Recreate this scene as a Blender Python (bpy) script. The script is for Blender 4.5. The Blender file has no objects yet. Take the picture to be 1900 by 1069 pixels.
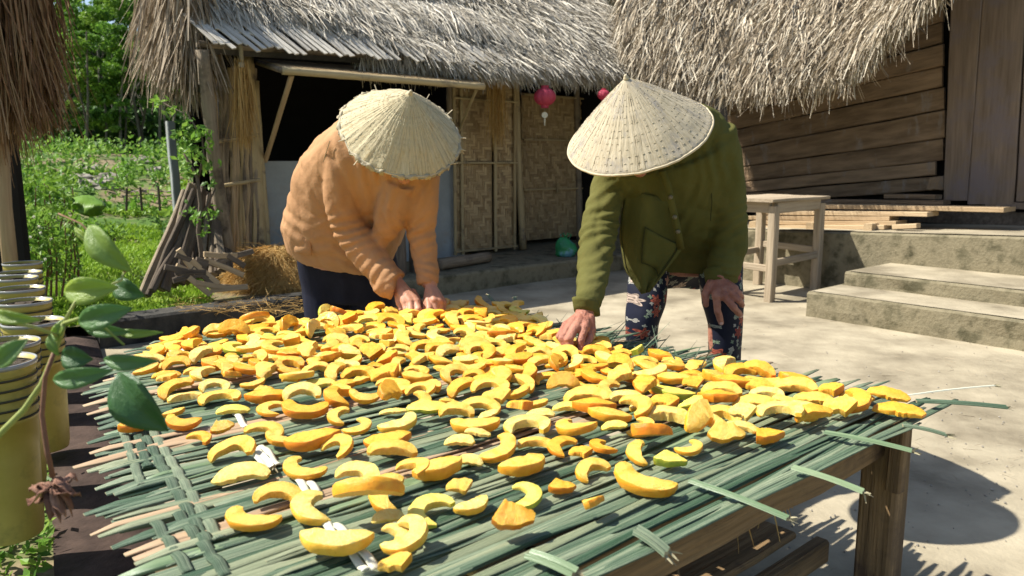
import bpy, math, random
import numpy as np
from mathutils import Vector, Matrix, noise as mnoise
random.seed(7); RNG = np.random.default_rng(7)
SC = bpy.context.scene
COL = SC.collection
R = math.radians
# ---------------------------------------------------------------- camera, sky, sun, exposure
F = 1420.0; PITCH = math.atan(234/1420); CP, SP = math.cos(PITCH), math.sin(PITCH)
cam_d = bpy.data.cameras.new('camera'); cam = bpy.data.objects.new('camera', cam_d); COL.objects.link(cam)
cam_d.sensor_width = 36; cam_d.lens = 36*F/1900; cam_d.clip_start = 0.02; cam_d.clip_end = 400
cam.location = (0, 0, 1); cam.rotation_euler = (math.pi/2-PITCH, 0, 0); SC.camera = cam
cam_d.dof.use_dof = True; cam_d.dof.focus_distance = 1.9; cam_d.dof.aperture_fstop = 7.0
SUN_TO = Vector((-1, 0.03, 0)).normalized()*math.cos(R(51)) + Vector((0, 0, math.sin(R(51))))
world = bpy.data.worlds.new('World'); SC.world = world; world.use_nodes = True
wn = world.node_tree; wn.nodes.clear()
sky = wn.nodes.new('ShaderNodeTexSky'); sky.sky_type = 'NISHITA'; sky.sun_disc = False
sky.sun_elevation = R(51); sky.sun_rotation = math.atan2(SUN_TO.x, SUN_TO.y); sky.air_density = 1.0; sky.dust_density = 1.2
bg = wn.nodes.new('ShaderNodeBackground'); bg.inputs['Strength'].default_value = 0.092
wo = wn.nodes.new('ShaderNodeOutputWorld')
wn.links.new(sky.outputs[0], bg.inputs['Color']); wn.links.new(bg.outputs[0], wo.inputs['Surface'])
sun_d = bpy.data.lights.new('sun', 'SUN'); sun_d.energy = 4.9; sun_d.angle = R(0.5); sun_d.color = (1, .95, .86)
sun = bpy.data.objects.new('sun', sun_d); COL.objects.link(sun)
sun.rotation_euler = SUN_TO.to_track_quat('Z', 'Y').to_euler(); sun.location = SUN_TO*30
SC.view_settings.view_transform = 'Standard'; SC.view_settings.look = 'None'
SC.view_settings.gamma = 1; SC.view_settings.use_curve_mapping = False
SC.view_settings.exposure = 0.85
SC.cycles.max_bounces = 8
# ---------------------------------------------------------------- places
def ray(x, y):
    a = (x-950)/F; b = (534.5-y)/F
    return Vector((a, CP+b*SP, -SP+b*CP))
def Z(x, y, z=0.0):                 # the point of height z seen there
    r = ray(x, y); return Vector((0, 0, 1))+r*((z-1)/r.z)
def P(x, y, d):                     # the point at distance d
    r = ray(x, y); return Vector((0, 0, 1))+r*(d/r.y)
AX = Vector((.757, .6534, 0)); BX = Vector((-.6534, .757, 0)); UZ = Vector((0, 0, 1))
def W(a, b, z=0.0): return AX*a+BX*b+UZ*z
def proj(v):
    z = v.z-1; f = v.y*CP-z*SP; u = v.y*SP+z*CP
    return 950+F*v.x/f, 534.5-F*u/f
# ---------------------------------------------------------------- materials
def mat(name, c1, c2, rough=.8, ns=8, st=(1, 1, 1), bump=.3, bs=None, coord='gc', spec=.3, c3=None, tint=.6, nw=.6, trans=0, patch=None, ps=3, pt=(.5, .6), bst=None, bd=.01, det=6, sub=0):
    m = bpy.data.materials.new(name); m.use_nodes = True
    n = m.node_tree.nodes; l = m.node_tree.links; n.clear()
    out = n.new('ShaderNodeOutputMaterial'); p = n.new('ShaderNodeBsdfPrincipled')
    p.inputs['Roughness'].default_value = rough; p.inputs['Specular IOR Level'].default_value = spec
    if coord == 'gc':
        co = n.new('ShaderNodeAttribute'); co.attribute_name = 'gc'; cv = co.outputs['Vector']
    else:
        co = n.new('ShaderNodeTexCoord'); cv = co.outputs['Object']
    def ntex(scale, stv, detail=6, rg=.6):
        mp = n.new('ShaderNodeMapping'); mp.inputs['Scale'].default_value = stv; l.new(cv, mp.inputs[0])
        t = n.new('ShaderNodeTexNoise'); t.inputs['Scale'].default_value = scale; t.inputs['Detail'].default_value = detail
        t.inputs['Roughness'].default_value = rg; l.new(mp.outputs[0], t.inputs['Vector']); return t
    t1 = ntex(ns, st, det)
    at = n.new('ShaderNodeAttribute'); at.attribute_name = 'tint'
    a = n.new('ShaderNodeMath'); a.operation = 'MULTIPLY_ADD'; l.new(at.outputs['Fac'], a.inputs[0]); a.inputs[1].default_value = tint
    b = n.new('ShaderNodeMapRange'); l.new(t1.outputs[0], b.inputs[0]); b.inputs[1].default_value = .3; b.inputs[2].default_value = .7
    b.inputs[3].default_value = (1-tint)*.5-nw*.5; b.inputs[4].default_value = (1-tint)*.5+nw*.5
    l.new(b.outputs[0], a.inputs[2])
    r = n.new('ShaderNodeValToRGB'); l.new(a.outputs[0], r.inputs[0])
    r.color_ramp.elements[0].color = (*c1, 1); r.color_ramp.elements[1].color = (*c2, 1)
    if c3 is not None:
        e = r.color_ramp.elements.new(.5); e.color = (*c2, 1); r.color_ramp.elements[-1].color = (*c3, 1)
    colr = r.outputs[0]
    if patch is not None:
        t3 = ntex(ps, (1, 1, 1), 5, .65); mr = n.new('ShaderNodeMapRange'); l.new(t3.outputs[0], mr.inputs[0])
        mr.inputs[1].default_value = pt[0]; mr.inputs[2].default_value = pt[1]
        mx = n.new('ShaderNodeMix'); mx.data_type = 'RGBA'; l.new(mr.outputs[0], mx.inputs[0]); l.new(colr, mx.inputs[6])
        mx.inputs[7].default_value = (*patch, 1); colr = mx.outputs[2]
    l.new(colr, p.inputs['Base Color'])
    if bump:
        t2 = ntex(bs or ns*3, bst or st, 8); bp = n.new('ShaderNodeBump'); bp.inputs['Strength'].default_value = bump
        bp.inputs['Distance'].default_value = bd; l.new(t2.outputs[0], bp.inputs['Height']); l.new(bp.outputs[0], p.inputs['Normal'])
    if sub:
        p.inputs['Subsurface Weight'].default_value = sub; p.inputs['Subsurface Scale'].default_value = .01
        p.inputs['Subsurface Radius'].default_value = (1, .5, .2)
    sh = p.outputs[0]
    if trans:
        tr = n.new('ShaderNodeBsdfTranslucent'); l.new(colr, tr.inputs[0]); ms = n.new('ShaderNodeMixShader')
        ms.inputs[0].default_value = trans; l.new(sh, ms.inputs[1]); l.new(tr.outputs[0], ms.inputs[2]); sh = ms.outputs[0]
    l.new(sh, out.inputs[0]); m['pr'] = p.name
    return m
MT = {}
def defmats():
    g = MT
    g['concrete'] = mat('concrete', (.20, .168, .112), (.40, .345, .24), .9, 2.4, coord='obj', bump=.6, bs=45, tint=0, nw=1.5, det=15, patch=(.47, .41, .29), ps=1.1, pt=(.5, .75), bd=.006)
    g['mossy'] = mat('mossy_concrete', (.09, .08, .045), (.33, .28, .18), .95, 7, coord='obj', bump=.7, bs=50, tint=0, nw=1.4, patch=(.07, .062, .034), ps=7, pt=(.50, .70))
    g['darkkerb'] = mat('dark_kerb', (.02, .02, .018), (.07, .065, .055), .95, 8, coord='obj', bump=.6, bs=50, tint=0, nw=1.2)
    g['shaded_earth'] = mat('shaded_brown_earth', (.03, .018, .013), (.075, .048, .036), .95, 9, coord='obj', bump=.6, bs=60, tint=0, nw=1.2)  # brown earth with the shade of the pots mixed into its colour
    g['soil'] = mat('garden_soil', (.14, .11, .06), (.28, .22, .13), .95, 3, coord='obj', bump=.6, bs=30, tint=0, nw=1, patch=(.07, .14, .02), ps=1.0, pt=(.44, .55))
    g['lawn'] = mat('lawn_blades', (.13, .26, .02), (.28, .44, .04), .6, 3, coord='obj', bump=0, trans=.35, c3=(.34, .46, .07))
    g['thatch'] = mat('grey_straw', (.16, .14, .11), (.52, .47, .38), .85, 30, (1, .2, 1), bump=0, c3=(.76, .71, .60), tint=.9, nw=.3)
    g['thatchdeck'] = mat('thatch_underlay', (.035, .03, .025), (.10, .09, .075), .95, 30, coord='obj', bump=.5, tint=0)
    g['greystalk'] = mat('pale_stalk', (.15, .18, .10), (.32, .35, .22), .6, 9, (.4, 40, 40), bump=.8, bs=16, spec=.3, tint=.5, nw=.7, bd=.004)
    g['leafthatch'] = mat('palm_thatch', (.13, .095, .06), (.42, .35, .25), .8, 30, (1, .3, 1), bump=0, c3=(.72, .65, .51), tint=.9, nw=.4)
    g['brownthatch'] = mat('brown_straw', (.09, .045, .02), (.24, .13, .06), .8, 30, (1, .3, 1), bump=0, c3=(.38, .25, .13), tint=.9, nw=.3, trans=.2)
    g['tanthatch'] = mat('tan_straw', (.14, .10, .065), (.34, .26, .17), .8, 30, (1, .3, 1), bump=0, c3=(.50, .42, .31), tint=.9, nw=.3, trans=.15)
    g['goldstraw'] = mat('golden_straw', (.30, .16, .04), (.56, .35, .11), .75, 30, (1, .3, 1), bump=0, c3=(.6, .42, .17), tint=.9, nw=.3, trans=.2)
    g['slat'] = mat('grey_bamboo_slat', (.34, .31, .26), (.68, .63, .53), .75, 12, (1, 8, 8), bump=.4)
    g['bamboo'] = mat('bamboo_pole', (.26, .19, .095), (.50, .39, .21), .6, 9, (.5, 6, 6), bump=.35, patch=(.16, .12, .08), ps=6, pt=(.58, .7))
    g['greybamboo'] = mat('weathered_pole', (.16, .12, .08), (.36, .29, .20), .85, 9, (.5, 7, 7), bump=.6, patch=(.09, .07, .05), ps=5, pt=(.5, .66))
    g['weave'] = mat('woven_bamboo', (.27, .18, .085), (.52, .38, .20), .7, 12, (.6, 8, 8), bump=.3, tint=.8, patch=(.2, .13, .08), ps=2.5, pt=(.52, .75))
    g['plaster'] = mat('grey_plaster', (.22, .235, .225), (.36, .38, .37), .9, 2.5, coord='obj', bump=.3, bs=40, tint=0, nw=1, patch=(.30, .27, .22), ps=3, pt=(.55, .7))
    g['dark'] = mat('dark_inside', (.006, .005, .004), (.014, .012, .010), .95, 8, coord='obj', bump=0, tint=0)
    g['plank'] = mat('old_plank', (.115, .075, .043), (.34, .23, .135), .85, 5, (.6, 9, 9), bump=.8, bs=10, tint=.45, nw=.8, patch=(.25, .20, .155), ps=7, pt=(.58, .68), bd=.012)
    g['doorwood'] = mat('door_wood', (.13, .092, .062), (.27, .195, .135), .85, 4, (.5, 9, 9), bump=.5, bs=10, tint=.4, nw=.8, patch=(.2, .155, .14), ps=3, pt=(.48, .64))
    g['lumber'] = mat('sawn_lumber', (.32, .22, .12), (.54, .41, .25), .8, 6, (.5, 9, 9), bump=.4, tint=.5, nw=.6)
    g['tablewood'] = mat('table_timber', (.11, .07, .033), (.34, .22, .105), .8, 5, (.45, 11, 11), bump=.9, bs=9, tint=.3, nw=.9, patch=(.10, .065, .04), ps=5, pt=(.52, .66), bd=.012)
    g['stoolwood'] = mat('stool_timber', (.26, .20, .13), (.50, .41, .29), .8, 6, (.5, 9, 9), bump=.5, tint=.3, nw=.7)
    g['bark'] = mat('bark', (.05, .038, .028), (.19, .15, .11), .95, 10, (.5, 4, 4), bump=1, bs=16, tint=.5, nw=.8)
    g['trunk'] = mat('tree_trunk', (.08, .068, .048), (.20, .175, .13), .9, 5, (.6, 4, 4), bump=.5)
    g['leafA'] = mat('tree_leaf', (.045, .12, .015), (.14, .27, .03), .5, 3, bump=0, trans=.4, c3=(.24, .38, .05), tint=1, nw=.15)
    g['leafB'] = mat('bright_leaf', (.06, .15, .02), (.16, .32, .04), .5, 3, bump=0, trans=.4, c3=(.30, .44, .08), tint=1, nw=.15)
    g['leafdark'] = mat('woods_leaf', (.02, .055, .012), (.08, .17, .03), .6, 3, bump=0, trans=.2, tint=1, nw=.15)
    g['stalk'] = mat('green_stalk', (.028, .07, .035), (.105, .155, .095), .55, 9, (.4, 40, 40), bump=.8, bs=16, spec=.35, c3=(.27, .315, .20), tint=.75, nw=.85, bd=.004)
    g['stalkdry'] = mat('dry_stalk', (.26, .17, .10), (.46, .33, .20), .7, 9, (.5, 16, 16), bump=.5, bs=14, tint=.5, nw=.5, bd=.004)
    g['stalkfresh'] = mat('fresh_stalk', (.08, .14, .065), (.26, .33, .18), .38, 7, (.5, 12, 12), bump=.4, spec=.5, tint=.5, nw=.5, bd=.004)
    g['pale'] = mat('pale_strip', (.55, .54, .40), (.74, .73, .60), .6, 7, (.5, 12, 12), bump=.3, tint=.4, nw=.4, bd=.003)
    g['pith'] = mat('cut_pith', (.22, .19, .11), (.38, .34, .21), .8, 20, bump=.5)
    for nm, c1, c2, o1, o2 in (('yellow', (.80, .44, .045), (.90, .62, .14), (.78, .30, .012), (.86, .43, .03)),
                               ('orange', (.80, .36, .02), (.90, .53, .06), (.66, .18, .007), (.80, .30, .014)),
                               ('pale', (.82, .55, .10), (.88, .72, .26), (.82, .42, .03), (.88, .56, .07)),
                               ('lime', (.84, .64, .08), (.88, .74, .18), (.28, .38, .03), (.55, .52, .05))):
        g['flesh_'+nm] = mat('flesh_'+nm, c1, c2, .36, 11, coord='obj', bump=.5, bs=40, tint=0, nw=1, sub=.25, bd=.01, spec=.4, patch=tuple(x*.93 for x in c1), ps=6, pt=(.5, .65))
        g['rind_'+nm] = mat('rind_'+nm, o1, o2, .38, 6, coord='obj', bump=.3, bs=40, tint=0, nw=1, sub=.2, bd=.01, spec=.45, patch=(o1[0]*.55, o1[1]*.42, o1[2]*.5), ps=9, pt=(.66, .74))
    g['shirt'] = mat('beige_cotton', (.385, .205, .098), (.48, .275, .14), .9, 3, coord='obj', bump=.22, bs=26, tint=0, nw=1, spec=.15, patch=(.34, .175, .08), ps=4, pt=(.5, .75), bd=.02, trans=.0)
    g['jacket'] = mat('olive_fleece', (.078, .078, .020), (.125, .118, .038), .95, 4, coord='obj', bump=.25, bs=30, tint=0, nw=1, spec=.1, bd=.02)
    g['seam'] = mat('olive_seam', (.03, .034, .01), (.05, .055, .015), .95, 10, coord='obj', bump=0, tint=0)
    g['navy'] = mat('navy_velvet', (.006, .007, .016), (.016, .018, .036), .75, 10, (1, 1, .2), coord='obj', bump=.3, tint=0, nw=1, spec=.2)
    g['skin'] = mat('skin', (.42, .20, .125), (.54, .28, .18), .5, 12, coord='obj', bump=.25, bs=90, tint=0, nw=1, sub=.15, bd=.004)
    g['oldskin'] = mat('aged_skin', (.30, .115, .075), (.44, .20, .13), .5, 25, coord='obj', bump=.9, bs=75, tint=0, nw=1.2, sub=.1, bd=.008)
    g['nail'] = mat('nail', (.50, .30, .24), (.6, .38, .3), .3, 12, coord='obj', bump=0, tint=0)
    g['hair'] = mat('black_hair', (.008, .007, .007), (.02, .018, .016), .5, 60, (1, 1, .1), coord='obj', bump=.5, tint=0)
    g['eye'] = mat('eye_white', (.6, .58, .54), (.7, .68, .62), .3, 12, coord='obj', bump=0, tint=0)
    g['button'] = mat('button', (.12, .10, .06), (.2, .17, .1), .3, 12, coord='obj', bump=0, tint=0)
    g['cord'] = mat('cord', (.25, .2, .12), (.4, .33, .2), .8, 30, bump=0)
    g['potwall'] = mat('yellow_pot', (.40, .32, .06), (.60, .50, .14), .4, 4, coord='obj', bump=.1, spec=.5, tint=0, nw=1, patch=(.22, .20, .06), ps=7, pt=(.55, .75), trans=.15)
    g['potrim'] = mat('pot_rim', (.20, .20, .19), (.38, .38, .36), .15, 6, coord='obj', bump=0, spec=.6, tint=0)
    g['potband'] = mat('pot_band', (.03, .028, .018), (.07, .06, .03), .5, 6, coord='obj', bump=0, tint=0)
    g['potsoil'] = mat('pot_soil', (.03, .022, .015), (.10, .075, .05), .95, 30, coord='obj', bump=1, bs=60, tint=0, nw=1.2)
    g['roseleaf'] = mat('rose_leaf', (.04, .13, .045), (.15, .30, .09), .36, 5, (1, 3, 3), bump=.4, bs=12, trans=.45, spec=.6, c3=(.40, .52, .07), tint=.95, nw=.2)
    g['rosestem'] = mat('rose_stem', (.20, .26, .06), (.34, .36, .12), .6, 8, bump=.3)
    g['brownstem'] = mat('brown_stem', (.13, .055, .035), (.24, .12, .08), .7, 8, bump=.5)
    g['wither'] = mat('withered_petal', (.16, .07, .045), (.44, .25, .17), .85, 14, bump=.6, tint=.6, trans=.15)
    g['lantern'] = mat('pink_lantern', (.55, .06, .11), (.72, .12, .18), .55, 5, coord='obj', bump=.1, tint=0, nw=1, trans=.45)
    g['tassel'] = mat('tassel_thread', (.5, .45, .3), (.7, .66, .5), .7, 5, coord='obj', bump=0, tint=0)
    g['bag'] = mat('green_plastic', (.02, .22, .06), (.06, .42, .16), .28, 6, coord='obj', bump=.6, bs=18, tint=0, nw=1, spec=.6, trans=.3, patch=(.18, .42, .50), ps=4, pt=(.5, .58))
    g['banana'] = mat('banana_leaf', (.12, .26, .02), (.22, .38, .04), .45, 4, (1, 9, 9), bump=.4, trans=.4, tint=.4)
    g['rock'] = mat('rock', (.16, .14, .11), (.36, .33, .28), .9, 6, coord='obj', bump=.8, tint=0, nw=1.2)
    g['flower'] = mat('small_petal', (.75, .76, .62), (.85, .86, .75), .5, 5, bump=0, trans=.3)
    g['wire'] = mat('rusty_wire', (.1, .07, .05), (.2, .14, .1), .6, 5, bump=0)
defmats()
# ---------------------------------------------------------------- mesh builder
class MB:
    def __init__(s): s.v = []; s.f = []; s.g = []; s.t = []; s.mi = []; s.n = 0
    def add(s, vs, fs, gc=None, tint=None, mi=0):
        vs = np.asarray(vs, float).reshape(-1, 3); k = len(vs)
        if gc is None: gc = vs
        gc = np.asarray(gc, float).reshape(-1, 3)+RNG.uniform(0, 20)
        if tint is None: tint = RNG.uniform()
        t = np.full(k, tint) if np.isscalar(tint) else np.asarray(tint)
        s.v.append(vs); s.g.append(gc); s.t.append(t)
        s.f += [tuple(int(i)+s.n for i in f) for f in fs]
        s.mi += ([mi]*len(fs)) if np.isscalar(mi) else list(mi)
        s.n += k; return s
    def box(s, c, L, Wd, H, ax=AX, ay=None, az=UZ, tint=None, jit=0, mi=0, taper=1, bev=0.0):
        ax = Vector(ax).normalized(); az = Vector(az)
        if ay is None: ay = az.cross(ax).normalized(); az = ax.cross(ay).normalized()
        else: ay = Vector(ay).normalized()
        c = Vector(c); vs = []; gc = []; fs = []
        if bev <= 0:
            for sx in (-1, 1):
                for sy, sz in ((-1, -1), (1, -1), (1, 1), (-1, 1)):
                    k = taper if sx > 0 else 1
                    q = (sx*L/2, sy*Wd/2*k+random.uniform(-jit, jit), sz*H/2*k+random.uniform(-jit, jit))
                    vs.append(c+ax*q[0]+ay*q[1]+az*q[2]); gc.append(q)
            fs = [(0, 3, 2, 1), (4, 5, 6, 7), (0, 1, 5, 4), (1, 2, 6, 5), (2, 3, 7, 6), (3, 0, 4, 7)]
        else:
            b = min(bev, Wd*.3, H*.3)
            pr = [(-Wd/2+b, -H/2), (Wd/2-b, -H/2), (Wd/2, -H/2+b), (Wd/2, H/2-b), (Wd/2-b, H/2), (-Wd/2+b, H/2), (-Wd/2, H/2-b), (-Wd/2, -H/2+b)]
            nseg = max(2, min(9, int(L/.18)+2)); js = []
            for i in range(nseg):
                x = -L/2+L*i/(nseg-1); jy, jz = random.uniform(-jit, jit), random.uniform(-jit, jit)
                for (y, z) in pr:
                    e = 1+random.uniform(-jit, jit)*4
                    vs.append(c+ax*x+ay*(y*e+jy)+az*(z*e+jz)); gc.append((x, y, z))
            for i in range(nseg-1):
                for k in range(8): a0 = i*8+k; b0 = i*8+(k+1) % 8; fs.append((a0, b0, b0+8, a0+8))
            fs.append(tuple(range(7, -1, -1))); fs.append(tuple(range((nseg-1)*8, nseg*8)))
        return s.add(vs, fs, gc, tint, mi)
    def tube(s, pts, rad, n=8, tint=None, mi=0, caps=True, flat=1.0, side=None, wob=0):
        pts = [Vector(p) for p in pts]; m = len(pts)
        if np.isscalar(rad): rad = [rad]*m
        vs = []; gc = []; fs = []; L = 0; prev = None
        for i, p in enumerate(pts):
            tg = (pts[min(i+1, m-1)]-pts[max(i-1, 0)]).normalized()
            if prev is None:
                h = Vector(side) if side is not None else (UZ if abs(tg.z) < .9 else Vector((1, 0, 0)))
                u = (h-tg*h.dot(tg)).normalized()
            else: u = (prev-tg*prev.dot(tg)).normalized()
            prev = u; w = tg.cross(u)
            if i: L += (p-pts[i-1]).length
            for k in range(n):
                th = 2*math.pi*k/n; rr = rad[i]*(1+random.uniform(-wob, wob))
                vs.append(p+(u*math.cos(th)*flat+w*math.sin(th))*rr); gc.append((L, rad[i]*math.cos(th), rad[i]*math.sin(th)))
        for i in range(m-1):
            for k in range(n):
                a0 = i*n+k; b0 = i*n+(k+1) % n; fs.append((a0, b0, b0+n, a0+n))
        if caps: fs.append(tuple(range(n-1, -1, -1))); fs.append(tuple(range((m-1)*n, m*n)))
        return s.add(vs, fs, gc, tint, mi)
    def loft(s, rings, tint=None, mi=0, caps=True, loops=True):
        k = len(rings[0]); vs = [v for r in rings for v in r]; fs = []
        for i in range(len(rings)-1):
            for j in range(k if loops else k-1):
                a0 = i*k+j; b0 = i*k+(j+1) % k; fs.append((a0, b0, b0+k, a0+k))
        if caps: fs.append(tuple(range(k-1, -1, -1))); fs.append(tuple(range((len(rings)-1)*k, len(rings)*k)))
        return s.add(vs, fs, None, tint, mi)
    def sheet(s, rows, th=.003, tint=None, mi=0):        # rows of points -> a thick sheet
        r0 = [list(map(Vector, r)) for r in rows]; nr, nc = len(r0), len(r0[0]); top = []; bot = []
        for i in range(nr):
            for j in range(nc):
                du = r0[min(i+1, nr-1)][j]-r0[max(i-1, 0)][j]; dv = r0[i][min(j+1, nc-1)]-r0[i][max(j-1, 0)]
                nn = du.cross(dv).normalized(); top.append(r0[i][j]+nn*th/2); bot.append(r0[i][j]-nn*th/2)
        vs = top+bot; o = nr*nc; fs = []
        for i in range(nr-1):
            for j in range(nc-1):
                a0 = i*nc+j; fs.append((a0, a0+nc, a0+nc+1, a0+1)); fs.append((o+a0, o+a0+1, o+a0+nc+1, o+a0+nc))
        rim = [j for j in range(nc)]+[i*nc+nc-1 for i in range(1, nr)]+[(nr-1)*nc+j for j in range(nc-2, -1, -1)]+[i*nc for i in range(nr-2, 0, -1)]
        for a0, b0 in zip(rim, rim[1:]+rim[:1]): fs.append((a0, b0, b0+o, a0+o))
        gc = [(i*.02, j*.02, 0) for i in range(nr) for j in range(nc)]*2
        return s.add(vs, fs, gc, tint, mi)
    def mesh(s, name, mats, org=(0, 0, 0), smooth=False):
        v = np.concatenate(s.v)-np.array(org); me = bpy.data.meshes.new(name)
        me.from_pydata(v.tolist(), [], s.f)
        a = me.attributes.new('gc', 'FLOAT_VECTOR', 'POINT'); a.data.foreach_set('vector', np.concatenate(s.g).astype(np.float32).ravel())
        a = me.attributes.new('tint', 'FLOAT', 'POINT'); a.data.foreach_set('value', np.concatenate(s.t).astype(np.float32))
        for m in (mats if isinstance(mats, (list, tuple)) else [mats]): me.materials.append(MT[m] if isinstance(m, str) else m)
        if any(s.mi): me.polygons.foreach_set('material_index', s.mi)
        if smooth: me.polygons.foreach_set('use_smooth', [True]*len(me.polygons))
        me.update(); return me
def org_of(o):
    v = Vector((0, 0, 0))
    while o is not None: v = v+o.location; o = o.parent
    return v
def link(name, me, parent=None, loc=(0, 0, 0)):
    o = bpy.data.objects.new(name, me); COL.objects.link(o); o.parent = parent; o.location = loc; return o
def part(name, mb, m, parent, smooth=False, label=None, kind=None):
    o = link(name, mb.mesh(name, m, org_of(parent), smooth), parent)
    if label: o['label'] = label
    if kind: o['kind'] = kind
    return o
def thing(name, label, cat, loc, group=None):
    o = link(name, None, None, loc); o['label'] = label; o['category'] = cat
    if group: o['group'] = group
    return o
def single(name, mb, m, label, cat, loc, group=None, smooth=False, kind=None):
    o = link(name, mb.mesh(name, m, loc, smooth), None, loc); o['label'] = label; o['category'] = cat
    if group: o['group'] = group
    if kind: o['kind'] = kind
    return o
def setting(name, mb, m, smooth=False, label=None):
    o = link(name, mb.mesh(name, m, (0, 0, 0), smooth)); o['kind'] = 'structure'
    if label: o['label'] = label
    return o
def stuff(name, mb, m, label, cat):
    o = link(name, mb.mesh(name, m)); o['kind'] = 'stuff'; o['label'] = label; o['category'] = cat; return o
def blades(mb, root, d, ln, wd, droop=.1, side=None, K=2, taper=.3, mi=0, tint=None, curl=.0, fold=0.0):
    """many leaf or straw strips at once; root Nx3, d Nx3 unit, ln N, wd N"""
    root = np.asarray(root, float); d = np.asarray(d, float); N = len(root)
    ln = np.broadcast_to(ln, N)[:, None]; wd = np.broadcast_to(wd, N)[:, None]
    rv = RNG.normal(size=(N, 3)) if side is None else np.broadcast_to(side, (N, 3))+RNG.normal(size=(N, 3))*.45
    sd = np.cross(d, rv); sd /= np.linalg.norm(sd, axis=1, keepdims=True)+1e-9
    nn = np.cross(sd, d); cu = RNG.normal(size=(N, 1))*curl
    rows = []
    for i in range(K+1):
        t = i/K; c = root+d*ln*t+nn*ln*cu*t*t; c[:, 2] -= (ln[:, 0]*droop*t*t)
        w = wd*(1-(1-taper)*t**1.5)*.5*(1 if i else .8)
        rows.append((c-sd*w, c+sd*w))
    vs = np.stack([x for r in rows for x in r], 1).reshape(-1, 3); k = 2*(K+1)
    base = np.arange(N)[:, None]*k; fs = []
    for i in range(K):
        q = np.array([2*i, 2*i+1, 2*i+3, 2*i+2]); fs.append(base+q)
    fs = np.stack(fs, 1).reshape(-1, 4)
    g = np.zeros((N, k, 3)); g[:, :, 0] = np.repeat(np.arange(K+1)/K, 2)[None]*ln; g[:, 1::2, 1] = wd; g += RNG.uniform(0, 30, size=(N, 1, 3))
    tt = RNG.uniform(size=N) if tint is None else np.asarray(tint)
    s = mb; s.v.append(vs); s.g.append(g.reshape(-1, 3)); s.t.append(np.repeat(tt, k))
    s.f += (fs+s.n).tolist(); s.mi += [mi]*len(fs); s.n += N*k
def leafcards(mb, c, size, up=.5, mi=0, tint=None, asp=.5, fixn=None):
    """pointed folded leaves (4 tris) about centres c"""
    c = np.asarray(c, float); N = len(c); size = np.broadcast_to(size, N)[:, None]
    d = RNG.normal(size=(N, 3)); d[:, 2] -= .3; d /= np.linalg.norm(d, axis=1, keepdims=True)
    nr = RNG.normal(size=(N, 3)); nr[:, 2] += up*3; s_ = np.cross(d, nr); s_ /= np.linalg.norm(s_, axis=1, keepdims=True)+1e-9
    nn = np.cross(s_, d)
    a = c-d*size*.5; b = c+d*size*.5; m = c+nn*size*-.06
    l = c-d*size*.05+s_*size*asp*.5; r = c-d*size*.05-s_*size*asp*.5
    vs = np.stack([a, l, b, r, m], 1).reshape(-1, 3); base = np.arange(N)[:, None]*5
    fs = np.concatenate([base+np.array(q) for q in ((0, 4, 1), (1, 4, 2), (0, 3, 4), (4, 3, 2))])
    tt = RNG.uniform(size=N) if tint is None else np.clip(tint, 0, 1)
    s = mb; s.v.append(vs); s.g.append(vs*1.0); s.t.append(np.repeat(tt, 5)); s.f += (fs+s.n).tolist(); s.mi += [mi]*len(fs); s.n += N*5
def copy_tree(o, parent=None):
    c = o.copy(); COL.objects.link(c); c.parent = parent
    for ch in [x for x in o.children]: copy_tree(ch, c)
    return c
def fbm(x, y, z=0.0): return mnoise.fractal(Vector((x, y, z)), .6, 2.1, 4)
# ================================================================ THE SETTING
def terrain_z(a, b):
    d = max(0, b-5.0); z = .10+.012*d
    h = max(0, min(b, 13)-8.5); z += .20*h
    n = fbm(a*.5, b*.5)*.10*min(1, d/3)
    return z+n
g = MB(); NX, NY = 70, 70; rows = []
bs_ = [4.72+ (i/NY)**1.6*55 for i in range(NY+1)]
for b in bs_:
    rows.append([W(-60+ (j/NX)*110, b, terrain_z(-60+(j/NX)*110, b)) for j in range(NX+1)])
g.loft([r for r in rows], caps=False, loops=False)
setting('terrain', g, 'soil', True)
g = MB(); g.box(W(0, 0, -.32), 240, 240, .3); setting('ground', g, 'soil')
# left garden strip beside the pots
g = MB(); rows = []
for i in range(41):
    b = -2+i*(6.72/40)
    rows.append([W(a_, b, (.05 if a_ < .2+.17*b-.1 else -.03)+.02*fbm(a_*3, b*3)) for a_ in [-6+ k*(6.2+.17*b)/20 for k in range(21)]])
g.loft(rows, caps=False, loops=False); setting('garden_ground', g, 'soil', True)
# courtyard concrete
g = MB(); rows = []
for i in range(61):
    b = -3+i*(7.7/60)
    a0 = .22+.145*b
    rows.append([W(a0+k*(9.5-a0)/60, b, .004*fbm((a0+k*.15)*1.3, b*1.3)) for k in range(61)])
g.loft(rows, caps=False, loops=False); setting('courtyard_floor', g, 'concrete', True)
# earthen kerb between pots and courtyard, its brown darkened for the pots' shade
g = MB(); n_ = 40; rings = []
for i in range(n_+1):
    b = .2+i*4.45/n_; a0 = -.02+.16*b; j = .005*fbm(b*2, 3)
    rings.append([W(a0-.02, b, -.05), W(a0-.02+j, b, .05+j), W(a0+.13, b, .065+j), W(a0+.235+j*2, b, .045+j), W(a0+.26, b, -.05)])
g.loft(rings); setting('kerb', g, 'shaded_earth', True)
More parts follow.
